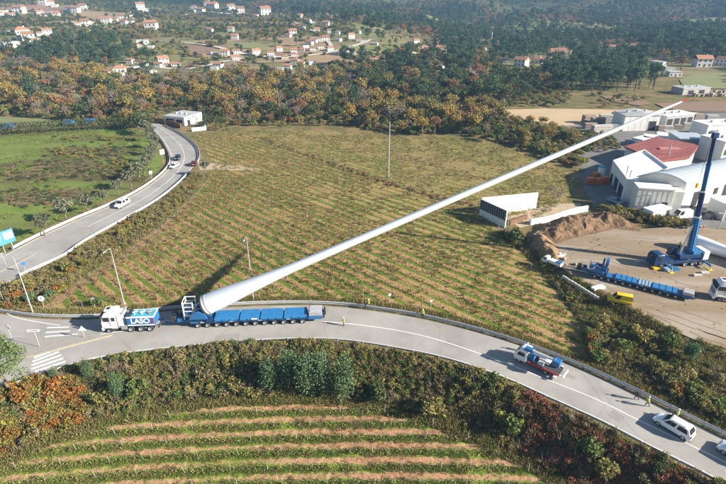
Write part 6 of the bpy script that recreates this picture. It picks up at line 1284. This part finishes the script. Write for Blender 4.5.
for k, (t0, t1, w_) in enumerate(((0,.34,.98),(.3,.56,.82),(.52,.78,.68),(.74,1.0,.54))):
    p0, p1 = b0.lerp(b1, t0), b0.lerp(b1, t1); MB().tube([p0, p1], w_*.72, 4).build('boom_section', M['blue' if k % 2 == 0 else 'blued'], cr)
    MB().tube([p1 - (p1-p0).normalized()*.35, p1], w_*.80, 4).build('boom_collar', M['carwhite' if k < 2 else 'blue'], cr)
MB().box(-.5,.5,-.35,.35,-.4,.5).build('boom_head', M['blued'], cr).location = b1; MB().tube([b1 + Vector((.55,.1,.2)), b1 + Vector((.55,.1,-9))], .035, 4).build('hoist_rope', M['hose'], cr); MB().box(.35,.75,-.1,.3,-9.9,-9.0).build('hook_block', M['yellow'], cr).location = b1
MB().tube([b0 + Vector((2.2,0,-.3)), b0.lerp(b1, .26) + Vector((.5,0,0))], [.22,.15], 8).build('luffing_cylinder', M['chrome'], cr)
for k in range(14):
    p_ = b0.lerp(b1, .05 + .26*k/14); MB().box(-.62,.62,-.62,.62,-.04,.04).build('boom_rib', M['bluel'], cr).location = p_
# things standing round the crane
for k, (px_, py_, m, w, lab) in enumerate(((656,268.5,'yellow',1.6,'yellow timber mat on the ground under the crane front'),(667,270,'carblue',1.9,'pale blue timber mat beside the yellow one under the crane'),(674,269.5,'blue',1.6,'blue crate on the ground in front of the crane wheels'))):
    o = thing('ground_mat', lab, 'mat', base(px_, py_, YARD_Z+.03), .1*k)
    for j in range(4): MB().box(-w/2, w/2, -.7+j*.36, -.7+j*.36+.3, .03, .35).build('beam', M[m], o)
for px_, py_, lab in ((697,276,'small grey concrete block right of the crane, nearer the white truck'),(704.5,273.5,'small grey concrete block right of the crane, nearer the counterweight'),(640,262,'pale spare part lying left of the crane cab')):
    o = MB().box(-.8,.8,-.3,.3,0,.4).build('concrete_block', M['concrete'], None, bevel=.05); o.location = base(px_, py_, YARD_Z+.03); tag(o, lab, 'block')
for px_, py_, rz, lab in ((558.5,256.5,.5,'white slab beam lying behind the small white lorry'),(598,288.5,.35,'pair of white beams lying between trailer ring and yellow van')):
    o = thing('beam_pair', lab, 'beams', base(px_, py_, YARD_Z+.03), rz)
    for j in range(2): MB().box(-1.3,1.3,-.5+j*.6,-.1+j*.6,0,.45).build('beam', M['white'], o, bevel=.04)
# small flatbed lorries
def lorry(label, loc, rz, boom=True):
    o = thing('crane_lorry', label, 'truck', loc, rz); MB().box(-3.4, 3.0, -.4, .4, .5, .78).build('chassis', M['grille'], o)
    sec = lambda x, z1, y=1.05: (x, [(y*.95,.5),(y,.7),(y,1.5),(y*.95,z1-.15),(y*.85,z1)])
    loft([sec(3.45,1.2,.95), sec(3.35,1.5), sec(2.75,2.35), sec(2.4,2.5), sec(1.5,2.5), sec(1.45,2.4)], 0, M['carwhite'], 'cab', o, .05)
    b = MB(); b.add([(3.33,-.9,1.56),(3.33,.9,1.56),(2.80,.85,2.30),(2.80,-.85,2.30),(3.2,-.9,1.5),(3.2,.9,1.5),(2.7,.85,2.25),(2.7,-.85,2.25)], [(0,1,2,3),(4,7,6,5),(0,4,5,1),(1,5,6,2),(2,6,7,3),(3,7,4,0)]); w = b.build('windscreen', M['glass'], o); w.location = (.03,0,.02)
    for s_ in (-1, 1):
        MB().box(1.75, 2.65, s_*1.05-.015, s_*1.05+.02, 1.45, 2.1).build('side_window', M['glass'], o); MB().box(3.3,3.5,s_*.75-.15,s_*.75+.15,.85,1.05).build('headlight', M['lens'], o); MB().box(2.6,2.75,s_*1.25-.08,s_*1.25+.08,1.6,2.0).build('mirror', M['plastic'], o)
        wheel(o, 2.5, s_*.88, .40, .28); wheel(o, -1.6, s_*.85, .40, .45)
        if boom: MB().box(-3.4, 1.2, s_*1.05-.04, s_*1.05+.04, .78, .98).build('side_rail', M['red'], o); MB().box(-3.3,-2.9,min(s_*1.05,s_*1.6),max(s_*1.05,s_*1.6),.55,.75).build('outrigger', M['carwhite'], o)
    MB().box(-3.5, 1.35, -1.08, 1.08, .782, .9).build('bed', M['grille'], o)
    if boom:
        MB().box(.5, 1.25, -.55, .55, .9, 2.0).build('crane_column', M['blue'], o, bevel=.05); MB().tube([(.9,.35,2.25),(-2.6,.4,2.75)], .26, 4).build('boom', M['carwhite'], o); MB().tube([(.7,.35,2.1),(-1.2,.4,2.4)], .13, 8).build('boom_cylinder', M['blue'], o)
        MB().tube([(-2.4,.35,2.8),(.9,.62,3.0)], .15, 4).build('jib', M['carwhite'], o); MB().box(-3.3,-2.2,-.2,1.0,2.0,2.9).build('work_basket', M['blue'], o, bevel=.05); MB().box(.7,2.0,.1,.9,2.5,3.0).build('blue_housing', M['blue'], o, bevel=.06)
        for xx, yy, m in ((-.4,-.5,'grey'),(-1.3,-.5,'carwhite'),(-2.3,-.6,'plastic'),(-.6,.5,'galv')): MB().box(xx-.4, xx+.4, yy-.35, yy+.35, .902, 1.45).build('tool_box', M[m], o, bevel=.03)
        MB().box(.1,.45,-.9,-.5,.902,1.5).build('red_canister', M['red'], o)
        for s_ in (-.8, .8): MB().box(-4.1,-3.5,s_-.06,s_+.06,.7,.85).build('rear_arm', M['carwhite'], o)
        MB().box(-4.2,-4.05,-1.05,1.05,.7,.95).build('rear_bar', M['carwhite'], o)
    else: MB().box(-3.3,.9,-1.0,1.0,.902,1.9).build('box_body', M['white'], o, bevel=.05); MB().box(-3.2,-1.6,-.9,.9,1.9,2.15).build('blue_crate', M['blue'], o)
    return o
hl_ = head((556,370),(515,352)); x_, y_ = G(537, 366.5); lorry('white and blue crane lorry with folded boom driving ahead of the SUV', (x_, y_, .03), hl_)
x_, y_ = G(552, 265, YARD_Z); lo2 = lorry('small white lorry with blue crate at the left end of the yard', (x_, y_, YARD_Z+.03), R(130), False); lo2.scale = (.62,)*3
# a dark forklift beside the trailer front
# ------------------------------------------------------------------ people
skin = mat('skin', (.50,.30,.21), .6); M['jeans'] = mat('dark_trousers', (.03,.035,.06), .85); M['hivis'] = mat('hi_vis_yellow', (.62,.75,.05), .7); M['hiorange'] = mat('hi_vis_orange', (.80,.19,.02), .7); M['darkcoat'] = mat('dark_coat', (.03,.03,.035), .8); M['hair'] = mat('dark_hair', (.03,.02,.015), .7); M['helmet'] = mat('white_helmet', (.8,.8,.78), .35)
def person(label, loc, rz, top, pose='stand', hat=True, h=1.78):
    o = thing('person', label, 'person', loc, rz); k = h/1.78; st = dict(stand=.06, walk=.30)[pose]; sw = dict(stand=.04, walk=.24)[pose]
    V = {}; vs = []; rad = []; ed = []
    def jt(n, p, r, par=None):
        V[n] = len(vs); vs.append(tuple(c*k for c in p)); rad.append(r*k)
        if par: ed.append((V[par], V[n]))
    jt('pelvis', (0,0,.96), .135); jt('waist', (0,0,1.12), .125, 'pelvis'); jt('chest', (.01,0,1.34), .155, 'waist'); jt('neck', (.01,0,1.50), .06, 'chest'); jt('headb', (.03,0,1.58), .075, 'neck'); jt('headm', (.035,0,1.67), .105, 'headb'); jt('headt', (.03,0,1.76), .07, 'headm')
    for s_, n in ((-1,'r'),(1,'l')):
        f = st*s_; jt('hip'+n, (0, s_*.10, .90), .105, 'pelvis'); jt('knee'+n, (f*.55+.03, s_*.11, .49), .07, 'hip'+n); jt('ank'+n, (f-.04, s_*.11, .09), .048, 'knee'+n); jt('toe'+n, (f+.15, s_*.12, .045), .04, 'ank'+n)
        g_ = -sw*s_; jt('sho'+n, (.0, s_*.20, 1.43), .07, 'chest'); jt('elb'+n, (g_*.4-.03, s_*.26, 1.14), .05, 'sho'+n); jt('wri'+n, (g_+.08, s_*.26, .90), .036, 'elb'+n); jt('hand'+n, (g_+.11, s_*.26, .82), .040, 'wri'+n)
    me = bpy.data.meshes.new('body'); me.from_pydata(vs, ed, []); t = bpy.data.objects.new('body', me); C.objects.link(t)
    sk = t.modifiers.new('skin', 'SKIN'); 
    for i, r in enumerate(rad): me.skin_vertices[0].data[i].radius = (r, r)
    me.skin_vertices[0].data[0].use_root = True
    sb = t.modifiers.new('sub', 'SUBSURF'); sb.levels = 1; dg = bpy.context.evaluated_depsgraph_get(); m2 = bpy.data.meshes.new_from_object(t.evaluated_get(dg)); bpy.data.objects.remove(t)
    m2.materials.clear(); [m2.materials.append(q) for q in (M[top], M['jeans'], skin, M['black'])]
    for p in m2.polygons:
        c = p.center/k; p.material_index = 2 if c.z > 1.51 or (abs(c.y) > .2 and c.z < .885) else 3 if c.z < .12 else 1 if c.z < .95 and abs(c.y) < .21 else 0
    shade(m2, 80); link('body', m2, o)
    if hat: MB().ball((.03*k,0,1.74*k), (.135*k,.115*k,.10*k), 0, 12, 6).build('helmet', M['helmet'], o, smooth_=True)
    else: MB().ball((.015*k,0,1.735*k), (.115*k,.10*k,.085*k), 0, 12, 6).build('hair', M['hair'], o, smooth_=True)
    if top in ('hivis', 'hiorange'): 
        b = MB()
        for z_ in (1.12, 1.28): b.tube([(0,0,z_*k-.02),(0,0,z_*k+.02)], .165*k, 14, squash=1.0)
        b.build('reflective_band', M['chrome'], o)
    return o
for px_, py_, rz, top, pose, hat, lab, gz in ((646.6,406.8,R(150),'hivis','walk',True,'person in yellow vest and dark trousers walking ahead of the SUV',0),(635.8,400.0,R(150),'darkcoat','walk',False,'person in dark clothes walking beside the one in yellow vest',0),(343.8,326.0,R(200),'hivis','stand',True,'person in yellow vest standing behind the trailer end',0),(422.5,318.0,R(240),'hivis','stand',True,'person in yellow vest by the guard rail right of the blade trailer',0),(368.5,307.8,R(200),'hivis','stand',True,'person in yellow vest beside the dark coated person at the guard rail',0),(365.2,309.5,R(20),'darkcoat','stand',False,'dark clothed person at the guard rail above the trailer end',0),(526.5,352.0,R(200),'hivis','stand',True,'person in yellow jacket standing behind the crane lorry cab',0),(676,419.5,R(150),'hivis','stand',True,'person in yellow vest partly hidden behind the SUV',0),(698.5,232.5,R(200),'hiorange','stand',True,'person in orange clothing near the site cabin, left of two',0),(702.6,232.5,R(250),'hiorange','stand',True,'person in orange clothing near the site cabin, right of two',0),(678.5,249.0,R(200),'hivis','stand',True,'person in yellow vest behind the crane boom',YARD_Z)):
    x_, y_ = G(px_, py_, gz); person(lab, (x_, y_, gz+.03), rz, top, pose, hat)
